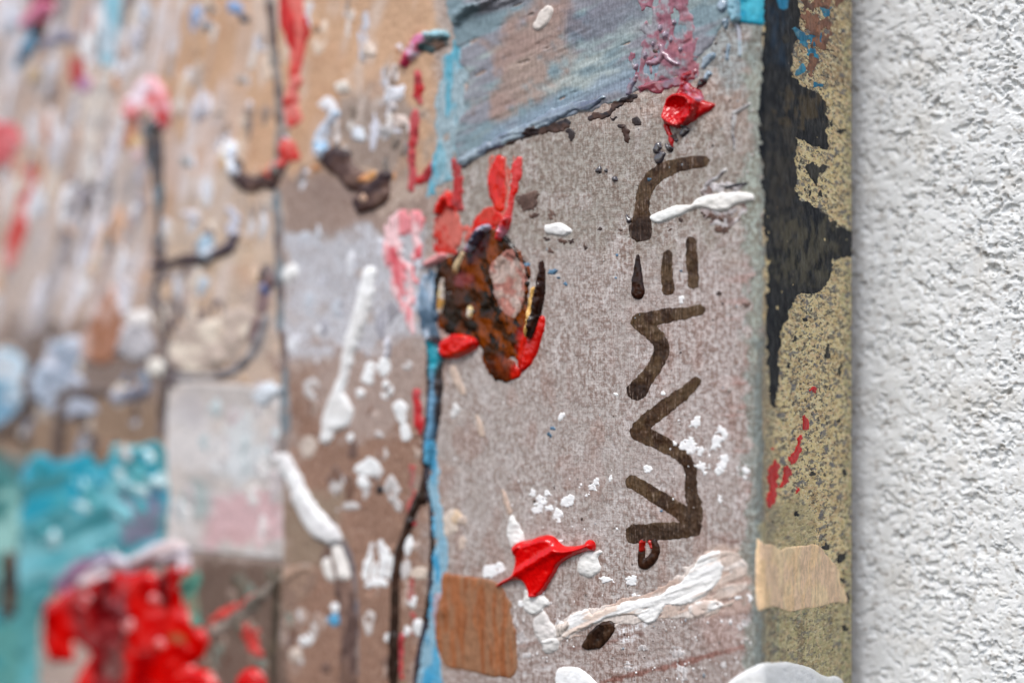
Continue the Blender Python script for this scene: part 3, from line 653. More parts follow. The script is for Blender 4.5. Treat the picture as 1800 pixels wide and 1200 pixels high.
for k, (x, y, rx, ry, q, dr) in enumerate([(650, 655, 11, 24, 10, .3), (676, 644, 11, 16, 0, 0), (634, 690, 8, 8, 0, .3), (680, 688, 9, 16, 0, .38), (714, 640, 9, 10, 0, .4), (704, 722, 12, 20, -20, 0), (712, 756, 10, 22, -20, .3), (648, 820, 22, 16, -40, 0), (638, 848, 12, 10, 20, .3),
                                       (548, 684, 14, 18, 0, .42), (692, 1000, 9, 23, 5, 0), (736, 1006, 14, 12, 0, 0), (716, 955, 8, 20, 0, .2), (736, 1104, 9, 16, -5, 0), (716, 1108, 6, 10, 20, 0), (682, 1122, 6, 9, 0, 0),
                                       (610, 890, 22, 7, -5, .4), (690, 860, 14, 22, 0, .44), (540, 785, 14, 18, 0, .2), (520, 1150, 12, 14, 20, .3), (538, 1124, 12, 10, -20, .3), (726, 1056, 8, 14, 0, .36), (620, 770, 10, 8, 0, .36), (660, 765, 12, 7, 0, .42), (590, 1068, 6, 10, 0, .2), (700, 890, 8, 10, 0, .4)]):
    c = (240, 240, 240) if dr < .4 else (206, 200, 198)
    if 1130 < y < 1160 or y == 785: c = (206, 190, 178)
    if (x, y) == (736, 1006): c = (222, 204, 188)
    paint('white_fleck', Ell(x, y, rx, ry, q, jag=.2), [c, tuple(int(v * .93) for v in c)], .4, 6, 2.5, 11, M_THICK, dry=dr, dsc=(12, 12), cs=12)
paint('white_fleck', Stroke([(642, 1014, 4), (648, 985, 6), (655, 956, 3)], [(670, 956, 5), (678, 982, 9), (672, 1008, 8)], [(646, 1026, 6), (662, 1022, 7), (676, 1026, 6)], [(660, 990, 3), (656, 1014, 5)]), [WHITE, (226, 224, 224)], .45, 6, 3, 14, M_THICK, cs=14)
paint('blue_dot', Ell(588, 1088, 10, 11), (88, 160, 200), .4, 6, 2, 10)
paint('black_dot', Ell(668, 860, 6, 8), (38, 32, 34), .5, 5, 1.5, 8)
for sh in [Ell(735, 152, 10, 30), Stroke([(730, 200, 7), (728, 240, 6), (726, 270, 6)]), Stroke([(724, 272, 6), (726, 300, 7), (722, 330, 6)]), Stroke([(762, 292, 6), (750, 310, 8), (738, 320, 6)]), Stroke([(733, 690, 6), (736, 730, 8), (742, 760, 6)]), Stroke([(722, 915, 7), (728, 920, 5)]), Stroke([(706, 1115, 4), (704, 1190, 3)])]:
    paint('red_dab', sh, [(186, 32, 36), (150, 40, 46), (190, 80, 84)], .6, 6, 3, 14, M_SATIN, cs=18)
for y0, y1 in [(820, 850), (866, 900), (1020, 1050), (1080, 1110)]:
    paint('red_trace', Stroke([(726, y0, 5), (722, y1, 5)]), [(170, 110, 104), (176, 84, 80)], .2, 5, 3, 12, M_DRY, dry=.42, dsc=(10, 14))
pd = paint('pink_petal', Stroke([(700, 398, 20), (712, 388, 20), (735, 384, 14)], [(690, 404, 16), (690, 450, 14), (702, 500, 13), (716, 545, 9), (726, 580, 5)], [(732, 400, 9), (734, 440, 7), (728, 455, 6)], [(702, 460, 8), (722, 480, 7), (726, 530, 5)]), [(228, 140, 146), (216, 92, 102), (236, 196, 198)], .5, 8, 5, 16, M_SATIN, cs=16, aniso=(.6, 2), cthr=(.45, .58), dry=.27, dsc=(12, 34), label='pale pink petal outline')

cyan_col = paint('cyan_band', Poly([(798, 60), (806, 30), (830, 40), (834, 90), (818, 150), (818, 230), (812, 290), (780, 330), (752, 350), (758, 300), (764, 250), (772, 180), (782, 110)]), [(130, 174, 188), (96, 168, 190), (156, 176, 184)], .2, 6, 9, 22, M_DRY, cs=28, aniso=(.6, 2), dry=.34, dsc=(16, 60))
curl = paint('cyan_curl', Stroke([(862, -14, 9), (836, 2, 10), (816, 18, 10), (802, 34, 9)]), [(150, 206, 222), (96, 178, 208), (206, 226, 232)], 1.6, 8, 2, 14, M_WET, cs=16)
paint('dark_stem', Stroke([(930, -18, 9), (884, 2, 9), (852, 12, 7), (826, 18, 4)]), [(40, 34, 34), (60, 50, 48)], 1.0, 7, 2, 14, M_GLOSS)
paint('tan_stem', Stroke([(884, -14, 8), (862, 4, 6), (838, 16, 4)]), [(182, 140, 112), (150, 116, 96)], 1.3, 6, 2, 14, M_GLOSS)
dab = paint('pink_bud', Stroke([(712, 114, 6), (724, 92, 9), (738, 72, 11), (752, 66, 9)]), [(214, 130, 170), (222, 206, 220), (196, 60, 90)], 1.2, 8, 3, 14, M_GLOSS, cs=14, label='small pink curl tipped with a white highlight')
paint('white_edge', Stroke([(758, 62, 7), (776, 62, 8), (786, 62, 5)]), [(214, 226, 232), (150, 200, 212)], 1.4, 7, 2, 12, M_WET, parent=dab)  # white highlight on the curl, laid on as pale colour
paint('shadow_stroke', Stroke([(748, 86, 7), (762, 84, 9), (782, 76, 6)]), [(110, 84, 70), (70, 90, 92)], .6, 6, 3, 12, parent=dab)

# ---- upper band of the near panel
paint('blue_grey_band', Poly([(820, -40), (1310, -40), (1296, 10), (1262, 60), (1222, 108), (1180, 130), (1120, 165), (1040, 195), (960, 218), (880, 248), (815, 285), (800, 250), (822, 150)]), [(146, 160, 162), (166, 176, 174), (126, 146, 154), (140, 140, 148)], .34, 6, 7, 22, M_SATIN, cs=56, aniso=(1.8, .5), ang=-24, ridge=.7, rsc=(60, 10), dry=.2, dsc=(60, 14), cthr=(.44, .6),
      zones=[(Poly([(890, 60), (960, 10), (1010, 40), (980, 110), (930, 170), (880, 210), (865, 160)]), (164, 132, 116), dict(soft=22, rag=22, op=.75)), (Poly([(1000, 30), (1110, -10), (1120, 20), (1010, 80)]), (104, 108, 122), dict(soft=10, rag=12, op=.7)),
             (R(1030, -40, 1140, 60), (130, 128, 136), dict(soft=20, rag=20, op=.5)), (Stroke([(860, 240, 10), (980, 195, 14), (1080, 150, 16), (1150, 120, 14)]), (132, 150, 168), dict(soft=10, rag=8, op=.7))])
for sh in [Stroke([(815, 292, 4), (850, 268, 5), (890, 250, 6), (925, 236, 8), (960, 226, 9), (998, 218, 7)]), Stroke([(1040, 206, 5), (1070, 198, 5), (1098, 176, 6), (1118, 170, 4)])]:
    paint('dark_edge', sh, [(60, 42, 36), (46, 40, 44), (84, 62, 54)], .2, 4, 4, 10, M_SATIN, cs=14)
paint('blue_ridge', Stroke([(812, 286, 6), (850, 262, 7), (900, 238, 9), (950, 216, 9), (985, 196, 8), (1030, 186, 7), (1062, 172, 4)]), [(130, 144, 160), (96, 104, 124), (160, 176, 186)], .55, 7, 4, 14, M_WET, cs=20, aniso=(2, .6), ang=-24)
for (x, y, r, a) in [(1003, 238, 6, 12), (935, 232, 14, 7), (1100, 236, 7, 16), (1120, 214, 10, 7), (1092, 222, 7, 5), (1078, 208, 6, 4)]:
    paint('brown_fleck', Ell(x, y, r, a, -8, jag=.25), [(70, 48, 40), (52, 42, 42)], .2, 3, 3, 7, M_SATIN)
paint('white_dash', Stroke([(946, 46, 8), (956, 34, 11), (964, 20, 9)]), (222, 212, 204), .7, 7, 1.5, 12, M_THICK)
plum = paint('plum_wash', Poly([(1136, -30), (1206, -30), (1214, 30), (1222, 60), (1230, 110), (1226, 140), (1190, 150), (1150, 160), (1118, 155), (1112, 110), (1130, 70), (1132, 30)]), [(152, 122, 132), (164, 104, 114), (148, 146, 152), (150, 96, 110)], .12, 6, 9, 16, M_SATIN, cs=16, cthr=(.42, .62), dry=.43, dsc=(15, 30), ridge=1.0, rsc=(10, 10))
paint('plum_ridge', Stroke([(1140, 112, 4), (1158, 108, 5), (1168, 96, 5), (1182, 108, 5), (1194, 112, 4)], [(1166, 92, 4), (1164, 82, 5)]), [(160, 120, 134), (150, 130, 146)], .7, 4, 2, 8, M_WET, parent=plum)
paint('plum_ridge', Stroke([(1128, 155, 6), (1160, 152, 9), (1200, 140, 8), (1222, 126, 5)]), [(150, 72, 84), (120, 88, 104)], .35, 5, 4, 10, M_WET, parent=plum)
paint('plum_ridge', Stroke([(1104, 164, 4), (1110, 150, 5), (1120, 136, 4)]), [(130, 130, 150), (140, 110, 124)], .6, 4, 2, 8, M_WET, parent=plum)
for (x, y, r) in [(1162, 50, 5), (1171, 62, 6), (1181, 70, 4), (1136, 98, 5), (1150, 78, 4), (1198, 88, 4), (1120, 118, 4), (1186, 40, 4)]:
    paint('plum_bead', Ell(x, y, r * .8, r * 1.3, 12), [(150, 132, 146)], .9, 4, .8, 5, M_WET, parent=plum)
cy = paint('cyan_corner', Poly([(1292, -40), (1346, -40), (1346, 38), (1330, 42), (1302, 40), (1288, 36), (1284, 12)]), [(46, 164, 192), (30, 150, 184), (70, 178, 200)], .5, 6, 2, 14, M_SATIN, cs=26, aniso=(1.6, .6), label='bright cyan dab on the corner')
paint('cyan_drip', Stroke([(1294, -20, 8), (1294, 10, 9), (1294, 30, 9), (1292, 38, 6)]), [(130, 178, 196), (90, 164, 190)], 1.4, 6, 1.5, 12, M_WET, parent=cy)
paint('cyan_drip', Stroke([(1296, 46, 3), (1299, 66, 3), (1300, 98, 3)]), [(170, 186, 194), (190, 190, 200)], .5, 3, 1.5, 10, M_WET, parent=cy)
for ch in [[(1277, 38, 5), (1276, 48, 4)], [(1272, 8, 8), (1270, 14, 8)], [(1280, 80, 3), (1278, 104, 3)], [(1236, 118, 4), (1244, 104, 6), (1254, 98, 5)], [(1238, 140, 4), (1246, 130, 5)]]:
    paint('blue_bead', Stroke(ch), [(130, 150, 166), (160, 176, 190)], .8, 4, 1.5, 8, M_WET)

# ---- red blob with a dished face, below the plum wash
rb = paint('red_blob', Poly([(1168, 196), (1172, 180), (1186, 166), (1206, 164), (1222, 168), (1232, 180), (1226, 200), (1212, 214), (1196, 224), (1178, 220), (1168, 210)]), [(206, 4, 10), (184, 2, 8)], 1.7, 8, 1.5, 14, M_GLOSS, step=1.1, cs=20, ridge=.2,
           hf=lambda X, Y, d: -1.1 * np.exp(-(((X - 1196) / 18) ** 2 + ((Y - 193) / 16) ** 2)) + .9 * np.exp(-((np.hypot(X - 1196, Y - 196) - 29) / 5) ** 2), label='glossy red blob with a dished face')
paint('red_tip', Poly([(1226, 172), (1240, 178), (1257, 184), (1250, 194), (1230, 206), (1212, 218), (1200, 222), (1216, 206), (1228, 190)]), (190, 20, 22), 1.1, 7, 1.2, 12, M_GLOSS, step=1.1, parent=rb)
paint('red_crumb', Stroke([(1198, 160, 5), (1202, 150, 6), (1212, 156, 6), (1224, 164, 7), (1232, 172, 5)], [(1200, 146, 3), (1206, 136, 4), (1214, 128, 3)]), [(176, 60, 74), (190, 130, 150), (150, 20, 30)], .9, 4, 2, 7, M_GLOSS, cs=8, parent=rb)
paint('red_drip', Stroke([(1172, 222, 5), (1178, 240, 4), (1182, 258, 3)]), [(186, 20, 24), (130, 20, 22)], .7, 4, 1.5, 8, M_GLOSS, parent=rb)
for ch in [[(1200, 236, 5), (1206, 228, 6)], [(1188, 246, 4)], [(1154, 264, 6), (1158, 256, 6)], [(1158, 280, 8), (1164, 272, 6)], [(1172, 256, 4), (1178, 262, 5)], [(1052, 300, 6), (1054, 296, 4)], [(1081, 314, 5)], [(1066, 300, 3)], [(1105, 388, 5), (1103, 380, 3)], [(1230, 150, 5), (1236, 142, 6)]]:
    paint('grey_bead', Stroke(ch), [(70, 64, 68), (54, 46, 46)], .7, 4, 1.6, 5, M_WET)
paint('dark_splash', Poly([(908, 345), (925, 340), (948, 338), (944, 352), (950, 372), (938, 384), (928, 372), (912, 362)]), [(112, 88, 78), (92, 70, 62)], .25, 5, 4, 10, M_DRY, dry=.3, dsc=(12, 12))
paint('dark_splash', Stroke([(968, 376, 8), (960, 372, 5)]), [(112, 88, 78)], .2, 5, 3, 10, M_DRY, dry=.34, dsc=(12, 12))

# ---- scraped ring and white dash at the corner side
paint('scraped_ring', Stroke([(1234, 336, 3), (1246, 322, 3), (1262, 312, 3), (1274, 298, 3)], [(1290, 200, 4), (1300, 194, 3), (1318, 182, 2)], [(1290, 206, 4), (1288, 236, 2.5), (1290, 262, 2)], [(1270, 326, 2), (1296, 332, 2), (1312, 322, 2)]), [(150, 142, 142), (96, 86, 86), (190, 186, 184)], .4, 3, 1.5, 8, M_WET, cs=12)
paint('scraped_ring', Poly([(1236, 338), (1262, 318), (1292, 326), (1306, 346), (1310, 376), (1286, 396), (1254, 398), (1236, 384)]), [(166, 152, 150), (120, 100, 94), (196, 190, 190)], .14, 6, 6, 12, M_DRY, cs=12, cthr=(.48, .54), dry=.4, dsc=(10, 10))
paint('black_scratch', Stroke([(1276, 330, 1.5), (1292, 326, 2.6), (1312, 322, 1.5)]), (40, 40, 46), .3, 2, .6, 8, M_GLOSS)
paint('white_dash', Poly([(1143, 380), (1158, 372), (1188, 362), (1214, 360), (1228, 348), (1262, 341), (1300, 338), (1324, 342), (1325, 352), (1302, 356), (1276, 370), (1260, 371), (1234, 364), (1216, 368), (1196, 378), (1164, 390), (1148, 390)]), [(246, 244, 240), (238, 234, 228)], .8, 7, 1.5, 16, M_THICK, cs=30, ridge=.25, rsc=(24, 10), label='thick white dash crossing the hooked letter')
paint('white_dash', Ell(980, 403, 24, 11, 4, jag=.06), [(242, 240, 238)], .9, 8, 1.5, 12, M_THICK)

# ---- the poppy on the near panel
pop = paint('poppy_centre', Cut(Poly([(762, 500), (772, 462), (796, 444), (822, 430), (838, 408), (862, 402), (892, 416), (916, 446), (932, 482), (928, 520), (936, 560), (928, 600), (926, 640), (906, 666), (878, 668), (858, 652), (848, 628), (840, 600), (806, 592), (780, 580), (764, 545)]), Poly([(884, 462), (896, 450), (912, 462), (920, 490), (914, 524), (904, 546), (892, 532), (880, 500), (876, 474)])),
      [(56, 26, 6), (22, 12, 6), (116, 52, 6)], .8, 8, 4, 14, M_BROWN, step=1.5, dry=.16, dsc=(14, 20), cs=15, cthr=(.47, .57), ridge=.5, rsc=(14, 22), aniso=(.8, 1.6), ang=-15,
      zones=[(Ell(800, 520, 30, 60), (34, 24, 18), dict(soft=16, rag=18, op=.75)), (Ell(842, 436, 12, 34, 28), (56, 10, 10), dict(soft=7, rag=4)), (Ell(890, 640, 32, 26), (112, 44, 20), dict(soft=12, rag=10, op=.7)), (Ell(820, 492, 14, 12), (128, 56, 58), dict(soft=6, rag=6, op=.8)), (Poly([(915, 590), (958, 570), (950, 612), (930, 650), (905, 664)]), (196, 26, 14), dict(soft=8, rag=6))],
      label='brown glossy heart of the near poppy')
paint('pale_heart', Poly([(876, 452), (896, 438), (916, 456), (927, 490), (920, 534), (904, 560), (886, 544), (868, 500), (866, 468)]), [(168, 142, 130), (186, 164, 154), (168, 112, 100)], .1, 6, 4, 12, M_DRY, cs=14, parent=pop)
paint('petal', Poly([(934, 566), (946, 556), (957, 560), (954, 590), (944, 620), (930, 644), (918, 650), (926, 610)]), [(212, 24, 16), (190, 18, 14)], .8, 7, 1.5, 14, M_GLOSS, parent=pop)
paint('dark_rim', Stroke([(954, 462, 3), (953, 490, 6), (948, 520, 9), (942, 555, 8), (934, 590, 5)]), [(50, 26, 18), (34, 20, 16)], 1.4, 7, 1.2, 14, M_BROWN, parent=pop)
paint('ochre_rim', Stroke([(937, 508, 3), (934, 535, 4), (932, 575, 4), (930, 592, 2)]), [(220, 172, 96), (206, 150, 80)], 1.0, 4, 1, 10, M_GLOSS, parent=pop)  # yellow highlight beside the dark rim, modelled as ochre paint
paint('ochre_bead', Stroke([(780, 492, 2), (778, 520, 5), (776, 550, 3)]), [(216, 190, 130), (206, 196, 190), (190, 140, 70)], .9, 5, 1.2, 10, M_GLOSS, cs=14, parent=pop)  # these three beads are gloss reflections put in as cream and ochre colour
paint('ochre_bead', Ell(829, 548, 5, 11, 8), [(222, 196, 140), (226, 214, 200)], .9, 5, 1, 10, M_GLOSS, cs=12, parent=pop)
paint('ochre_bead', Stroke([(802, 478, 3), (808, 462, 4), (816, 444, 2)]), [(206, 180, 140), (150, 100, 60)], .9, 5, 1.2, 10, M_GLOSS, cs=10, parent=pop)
paint('petal', Poly([(775, 606), (788, 592), (812, 588), (838, 596), (839, 610), (820, 624), (800, 630), (782, 628)]), [(212, 18, 12), (222, 44, 18)], 1.8, 10, 1.5, 16, M_GLOSS, parent=pop)
paint('petal', Poly([(862, 280), (884, 274), (918, 278), (914, 306), (906, 340), (898, 372), (886, 400), (870, 396), (866, 360), (858, 320)]), [(196, 104, 90), (200, 70, 56), (184, 140, 128)], .1, 5, 4, 12, M_DRY, cs=14, aniso=(.4, 3), dry=.36, dsc=(8, 50), parent=pop)
paint('petal', Poly([(826, 420), (830, 396), (846, 374), (862, 362), (880, 372), (884, 388), (872, 400), (852, 404), (838, 414)]), [(206, 26, 14), (196, 60, 46)], .45, 6, 3, 12, M_SATIN, cs=16, dry=.2, dsc=(12, 20), parent=pop)
paint('petal', Stroke([(880, 282, 9), (874, 306, 14), (874, 334, 15), (880, 362, 9)]), [(214, 22, 6), (222, 40, 14), (190, 14, 6)], .5, 7, 2.5, 14, M_GLOSS, cs=12, aniso=(.5, 2), ridge=.8, rsc=(8, 30), parent=pop)
paint('petal', Stroke([(912, 280, 5), (909, 300, 8), (904, 330, 6), (897, 362, 4), (889, 392, 7), (883, 404, 5)]), [(212, 20, 8), (214, 60, 60)], .5, 5, 2, 12, M_GLOSS, cs=14, parent=pop)
paint('petal', Poly([(760, 430), (766, 372), (784, 338), (800, 340), (806, 372), (812, 400), (826, 398), (830, 420), (800, 438), (775, 452)]), [(198, 56, 42), (190, 34, 24), (200, 104, 92)], .35, 7, 6, 14, M_SATIN, cs=16, ridge=.8, rsc=(8, 24), dry=.32, dsc=(12, 34), parent=pop)
paint('petal_ridge', Stroke([(772, 372, 5), (780, 352, 7), (790, 345, 5), (794, 362, 5)]), [(216, 34, 24), (206, 60, 50)], 1.3, 6, 2, 12, M_GLOSS, parent=pop)
paint('petal_ridge', Stroke([(752, 464, 5), (768, 456, 7), (778, 450, 5)]), [(216, 48, 38), (222, 150, 150)], 1.2, 6, 1.5, 10, M_GLOSS, parent=pop)
paint('petal', Stroke([(798, 286, 6), (806, 310, 8), (804, 345, 7), (812, 368, 5)]), [(176, 46, 46), (150, 70, 74)], .5, 6, 3, 12, M_SATIN, dry=.3, dsc=(9, 30), parent=pop)
paint('petal_edge', Stroke([(828, 440, 4), (838, 420, 6), (850, 404, 7), (860, 400, 5)]), [(176, 186, 206), (210, 130, 150), (60, 60, 80)], 1.6, 5, 1.5, 10, M_WET, cs=10, parent=pop)
paint('petal_edge', Stroke([(880, 420, 4), (888, 400, 6), (896, 384, 4)]), [(206, 30, 28), (214, 120, 140)], 1.4, 5, 1.5, 10, M_WET, cs=10, parent=pop)
paint('blue_sepal', Stroke([(748, 490, 7), (744, 530, 12), (752, 570, 13), (760, 596, 12)], [(758, 480, 5), (766, 560, 6)]), [(126, 150, 172), (190, 200, 214), (70, 92, 112)], .9, 8, 3, 16, M_SATIN, cs=24, aniso=(.7, 1.8), parent=pop)
stem = paint('stem', Stroke([(764, 600, 11), (765, 640, 14), (764, 690, 13), (760, 740, 12), (754, 785, 10), (750, 810, 8)]), [(56, 54, 60), (44, 44, 50), (70, 60, 58)], 1.5, 9, 1.5, 26, M_GLOSS, cs=20, aniso=(.5, 3), parent=pop,
      zones=[(Stroke([(764, 608, 7), (770, 626, 8), (766, 660, 4)]), (40, 150, 170), dict(soft=4)), (Stroke([(767, 650, 4), (766, 720, 4), (758, 790, 4)]), (104, 150, 182), dict(soft=3, rag=2))])
paint('stem', Stroke([(749, 822, 5), (746, 850, 7), (732, 885, 7), (718, 920, 7), (706, 955, 6), (697, 1000, 7), (694, 1060, 8), (693, 1130, 8), (690, 1240, 8)], [(746, 850, 5), (744, 880, 7)]), [(48, 34, 28), (66, 46, 38)], .9, 7, 1.5, 20, M_GLOSS, parent=pop)
paint('stem', Stroke([(752, 826, 2.5), (757, 880, 3), (760, 960, 4), (756, 1040, 5), (748, 1100, 5), (738, 1150, 6), (730, 1230, 6)]), [(60, 56, 66), (48, 36, 32)], .8, 5, 1.5, 20, M_GLOSS, parent=pop)
paint('cyan_band', Poly([(756, 790), (766, 780), (772, 840), (778, 900), (784, 960), (784, 1040), (772, 1080), (768, 1120), (774, 1170), (776, 1250), (736, 1250), (744, 1160), (754, 1090), (762, 1030), (766, 960), (762, 880)]), [(90, 162, 196), (66, 152, 194), (140, 176, 194)], .2, 5, 4, 18, M_SATIN, cs=20, aniso=(.5, 2.4), dry=.14, dsc=(9, 60))
paint('violet_edge', Stroke([(772, 1048, 6), (770, 1090, 7), (772, 1120, 5)]), [(170, 156, 166)], .3, 5, 2, 14, M_SATIN)
for ch, c in [([(796, 646, 5), (804, 668, 7), (814, 690, 5)], (204, 182, 166)), ([(838, 732, 3), (844, 750, 5), (848, 764, 5)], (200, 178, 162)), ([(884, 862, 2.5), (890, 880, 5), (896, 900, 5)], (196, 172, 156))]:
    paint('tan_drip', Stroke(ch), c, .35, 5, 1, 10, M_SATIN)
for (x, y, rx, ry, c) in [(792, 918, 13, 24, (212, 196, 182)), (804, 908, 9, 12, (216, 190, 162)), (812, 954, 6, 13, (206, 186, 172)), (814, 914, 6, 9, (200, 180, 166)), (800, 722, 6, 13, (214, 212, 210)), (782, 1068, 9, 11, (232, 228, 226))]:
    paint('tan_dab', Ell(x, y, rx, ry, 15, jag=.15), c, .3, 6, 2.5, 10, M_SATIN)
paint('sienna_patch', Poly([(780, 1008), (830, 1012), (876, 1026), (890, 1044), (900, 1080), (908, 1120), (905, 1186), (868, 1186), (812, 1176), (784, 1170), (772, 1140), (768, 1100), (776, 1050)]), [(160, 100, 64), (144, 86, 52), (150, 108, 80)], .4, 7, 3, 18, M_SATIN, cs=18, aniso=(.4, 4), ridge=.7, rsc=(4, 50), label='rusty brown brushed patch')

# ---- signature letters in brown glaze
def letter(shape, zones=(), T=.05, lab=None):
    return paint('signature_letter', shape, [(72, 50, 32), (56, 36, 22), (84, 64, 44)], T, 3, 1.6, 8, M_GLAZE, step=1.2, cs=22, aniso=(.7, 1.2), ridge=.5, rsc=(5, 12), zones=zones, label=lab)
DK = (48, 30, 20)
letter(Stroke([(1237, 284, 10), (1205, 288, 12), (1172, 297, 14), (1145, 316, 14), (1132, 342, 13), (1128, 372, 14), (1127, 395, 18), (1126, 405, 21)]),
       [(Ell(1126, 408, 25, 24), DK, dict(soft=10, rag=4))], lab='brown hooked letter of the signature')
drop = letter(Stroke([(1174, 448, 9), (1172, 475, 10), (1174, 508, 11)], [(1215, 424, 9), (1216, 455, 11), (1219, 498, 10)]),
       [(Ell(1174, 450, 12, 16), (62, 44, 30), dict(soft=8))], lab='brown letter of parallel short bars')
paint('letter_bar', Stroke([(1121, 450, 3), (1121, 470, 6), (1121, 495, 10), (1121, 514, 12)]), [(54, 30, 22), (40, 24, 18)], .8, 7, 1, 10, M_BROWN, step=1.1, parent=drop)
letter(Stroke([(1231, 544, 9), (1205, 550, 11), (1170, 555, 13), (1124, 565, 15)], [(1124, 566, 15), (1150, 588, 14), (1164, 612, 14), (1155, 638, 13), (1138, 662, 14), (1120, 686, 18)]),
       [(Ell(1120, 688, 22, 22), DK, dict(soft=9, rag=5))], lab='brown zigzag letter with a dark blunt end')
lw = letter(Stroke([(1225, 670, 8), (1205, 688, 11), (1168, 716, 14), (1135, 742, 14), (1124, 758, 17)], [(1124, 760, 16), (1160, 778, 14), (1192, 796, 13), (1213, 822, 11), (1214, 860, 11), (1221, 895, 14), (1219, 925, 16)], [(1112, 846, 12), (1145, 866, 13), (1180, 888, 14), (1208, 908, 14)], [(1219, 928, 15), (1190, 932, 15), (1150, 934, 16), (1116, 938, 17)]),
       [(Stroke([(1214, 830, 12), (1216, 880, 16), (1220, 925, 18)]), (60, 42, 30), dict(soft=9, op=.8)), (Stroke([(1190, 934, 12), (1120, 938, 18)]), (56, 40, 30), dict(soft=9, op=.85))], lab='large brown zigzag letter ending in a drip')
paint('letter_drip', Stroke([(1129, 950, 5), (1128, 975, 6), (1131, 992, 8), (1144, 984, 8), (1153, 966, 7), (1150, 950, 5)]), [(56, 34, 24), (44, 28, 20)], .8, 6, 1, 10, M_BROWN, step=1.1, parent=lw)
paint('red_drip', Stroke([(1130, 952, 3), (1129, 966, 3)], [(1142, 952, 2.5), (1145, 962, 2)]), (170, 26, 16), .95, 3, .6, 8, M_GLOSS, parent=lw)

# ---- white flecks on the near panel
FL = [(1222, 743, 10, 10, 0), (1210, 783, 16, 11, -20), (1231, 792, 6, 9, 0), (1260, 772, 12, 20, 15), (1272, 762, 6, 12, 0), (1270, 812, 8, 20, 8), (1262, 828, 5, 8, 0), (1138, 823, 7, 6, 0), (1233, 820, 9, 7, 0), (1240, 830, 5, 4, 0), (1186, 778, 4, 4, 0),
      (1047, 848, 6, 8, 0), (1042, 856, 7, 5, 0), (1074, 840, 4, 4, 0), (997, 880, 13, 9, -15), (936, 868, 5, 6, 0), (944, 892, 10, 11, 20), (952, 878, 8, 9, 0), (964, 892, 6, 6, 0), (980, 906, 9, 9, 0), (962, 866, 7, 5, 0), (1264, 880, 4, 8, 15), (1312, 826, 7, 7, 0), (1308, 838, 4, 5, 0),
      (1083, 693, 4, 4, 0), (1166, 692, 4, 3, 0), (986, 732, 6, 8, 30), (1198, 526, 5, 6, 20), (1066, 1018, 15, 4, 4), (1110, 1020, 11, 8, -10), (1086, 930, 3, 3, 0), (868, 1002, 19, 11, -12), (958, 1058, 4, 4, 0), (1118, 1046, 10, 4, -10), (982, 1095, 6, 7, 0), (1312, 1090, 8, 12, 15), (1300, 1100, 6, 6, 0),
      (1288, 995, 8, 10, 0), (1274, 1032, 9, 4, -12), (1290, 1050, 10, 3, -12), (915, 1060, 4, 6, 0), (908, 1088, 4, 10, 0), (918, 1120, 6, 10, 0), (926, 1150, 9, 6, 0), (1190, 1145, 12, 10, 0), (1200, 1180, 10, 16, -15), (1130, 1140, 10, 5, -12), (1105, 1170, 9, 9, 0), (1272, 1165, 6, 6, 0), (1320, 1052, 5, 8, 0), (985, 950, 3, 4, 0), (1032, 870, 3, 3, 0)]
for k, (x, y, rx, ry, q) in enumerate(FL):
    dim = y > 1085 or k in (43, 44)
    paint('white_fleck', Ell(x, y, rx, ry, q, jag=.28, n=10), [(250, 249, 248) if not dim else (214, 209, 208), (242, 240, 240) if not dim else (190, 182, 180)], .14 if not dim else .05, 3, 3.4, 6, M_THICK if not dim else M_DRY, step=1.1, dry=.28 if rx > 5 else 0, dsc=(7, 7), cs=8)
for (x, y, r) in [(994, 498, 4), (982, 488, 3), (970, 478, 6), (976, 476, 5), (928, 464, 4), (1198, 476, 3), (1084, 448, 2.5), (1082, 488, 2), (1162, 898, 2.5), (966, 764, 5), (972, 752, 4), (1142, 316, 3)]:
    paint('blue_fleck', Ell(x, y, r, r * .8, 20, jag=.3), [(70, 96, 116), (90, 124, 150)], .25, 3, 1, 5, M_SATIN, step=1.0)
for (x, y, r) in [(962, 420, 6), (968, 440, 5), (988, 424, 7), (1004, 424, 5), (1030, 436, 4), (1028, 430, 3), (1056, 402, 4), (1091, 404, 3), (1177, 404, 3), (1196, 620, 2), (1271, 533, 2.5), (1312, 536, 5), (1264, 516, 5), (1264, 402, 7), (1276, 405, 6), (1252, 380, 7), (1266, 384, 6), (1238, 378, 5), (1196, 386, 4), (1186, 240, 5), (1152, 90, 4)]:
    paint('brown_fleck', Ell(x, y, r, r * .8, 20, jag=.4), [(96, 72, 62), (70, 54, 50)], .2, 3, 2, 6, M_SATIN, step=1.1)

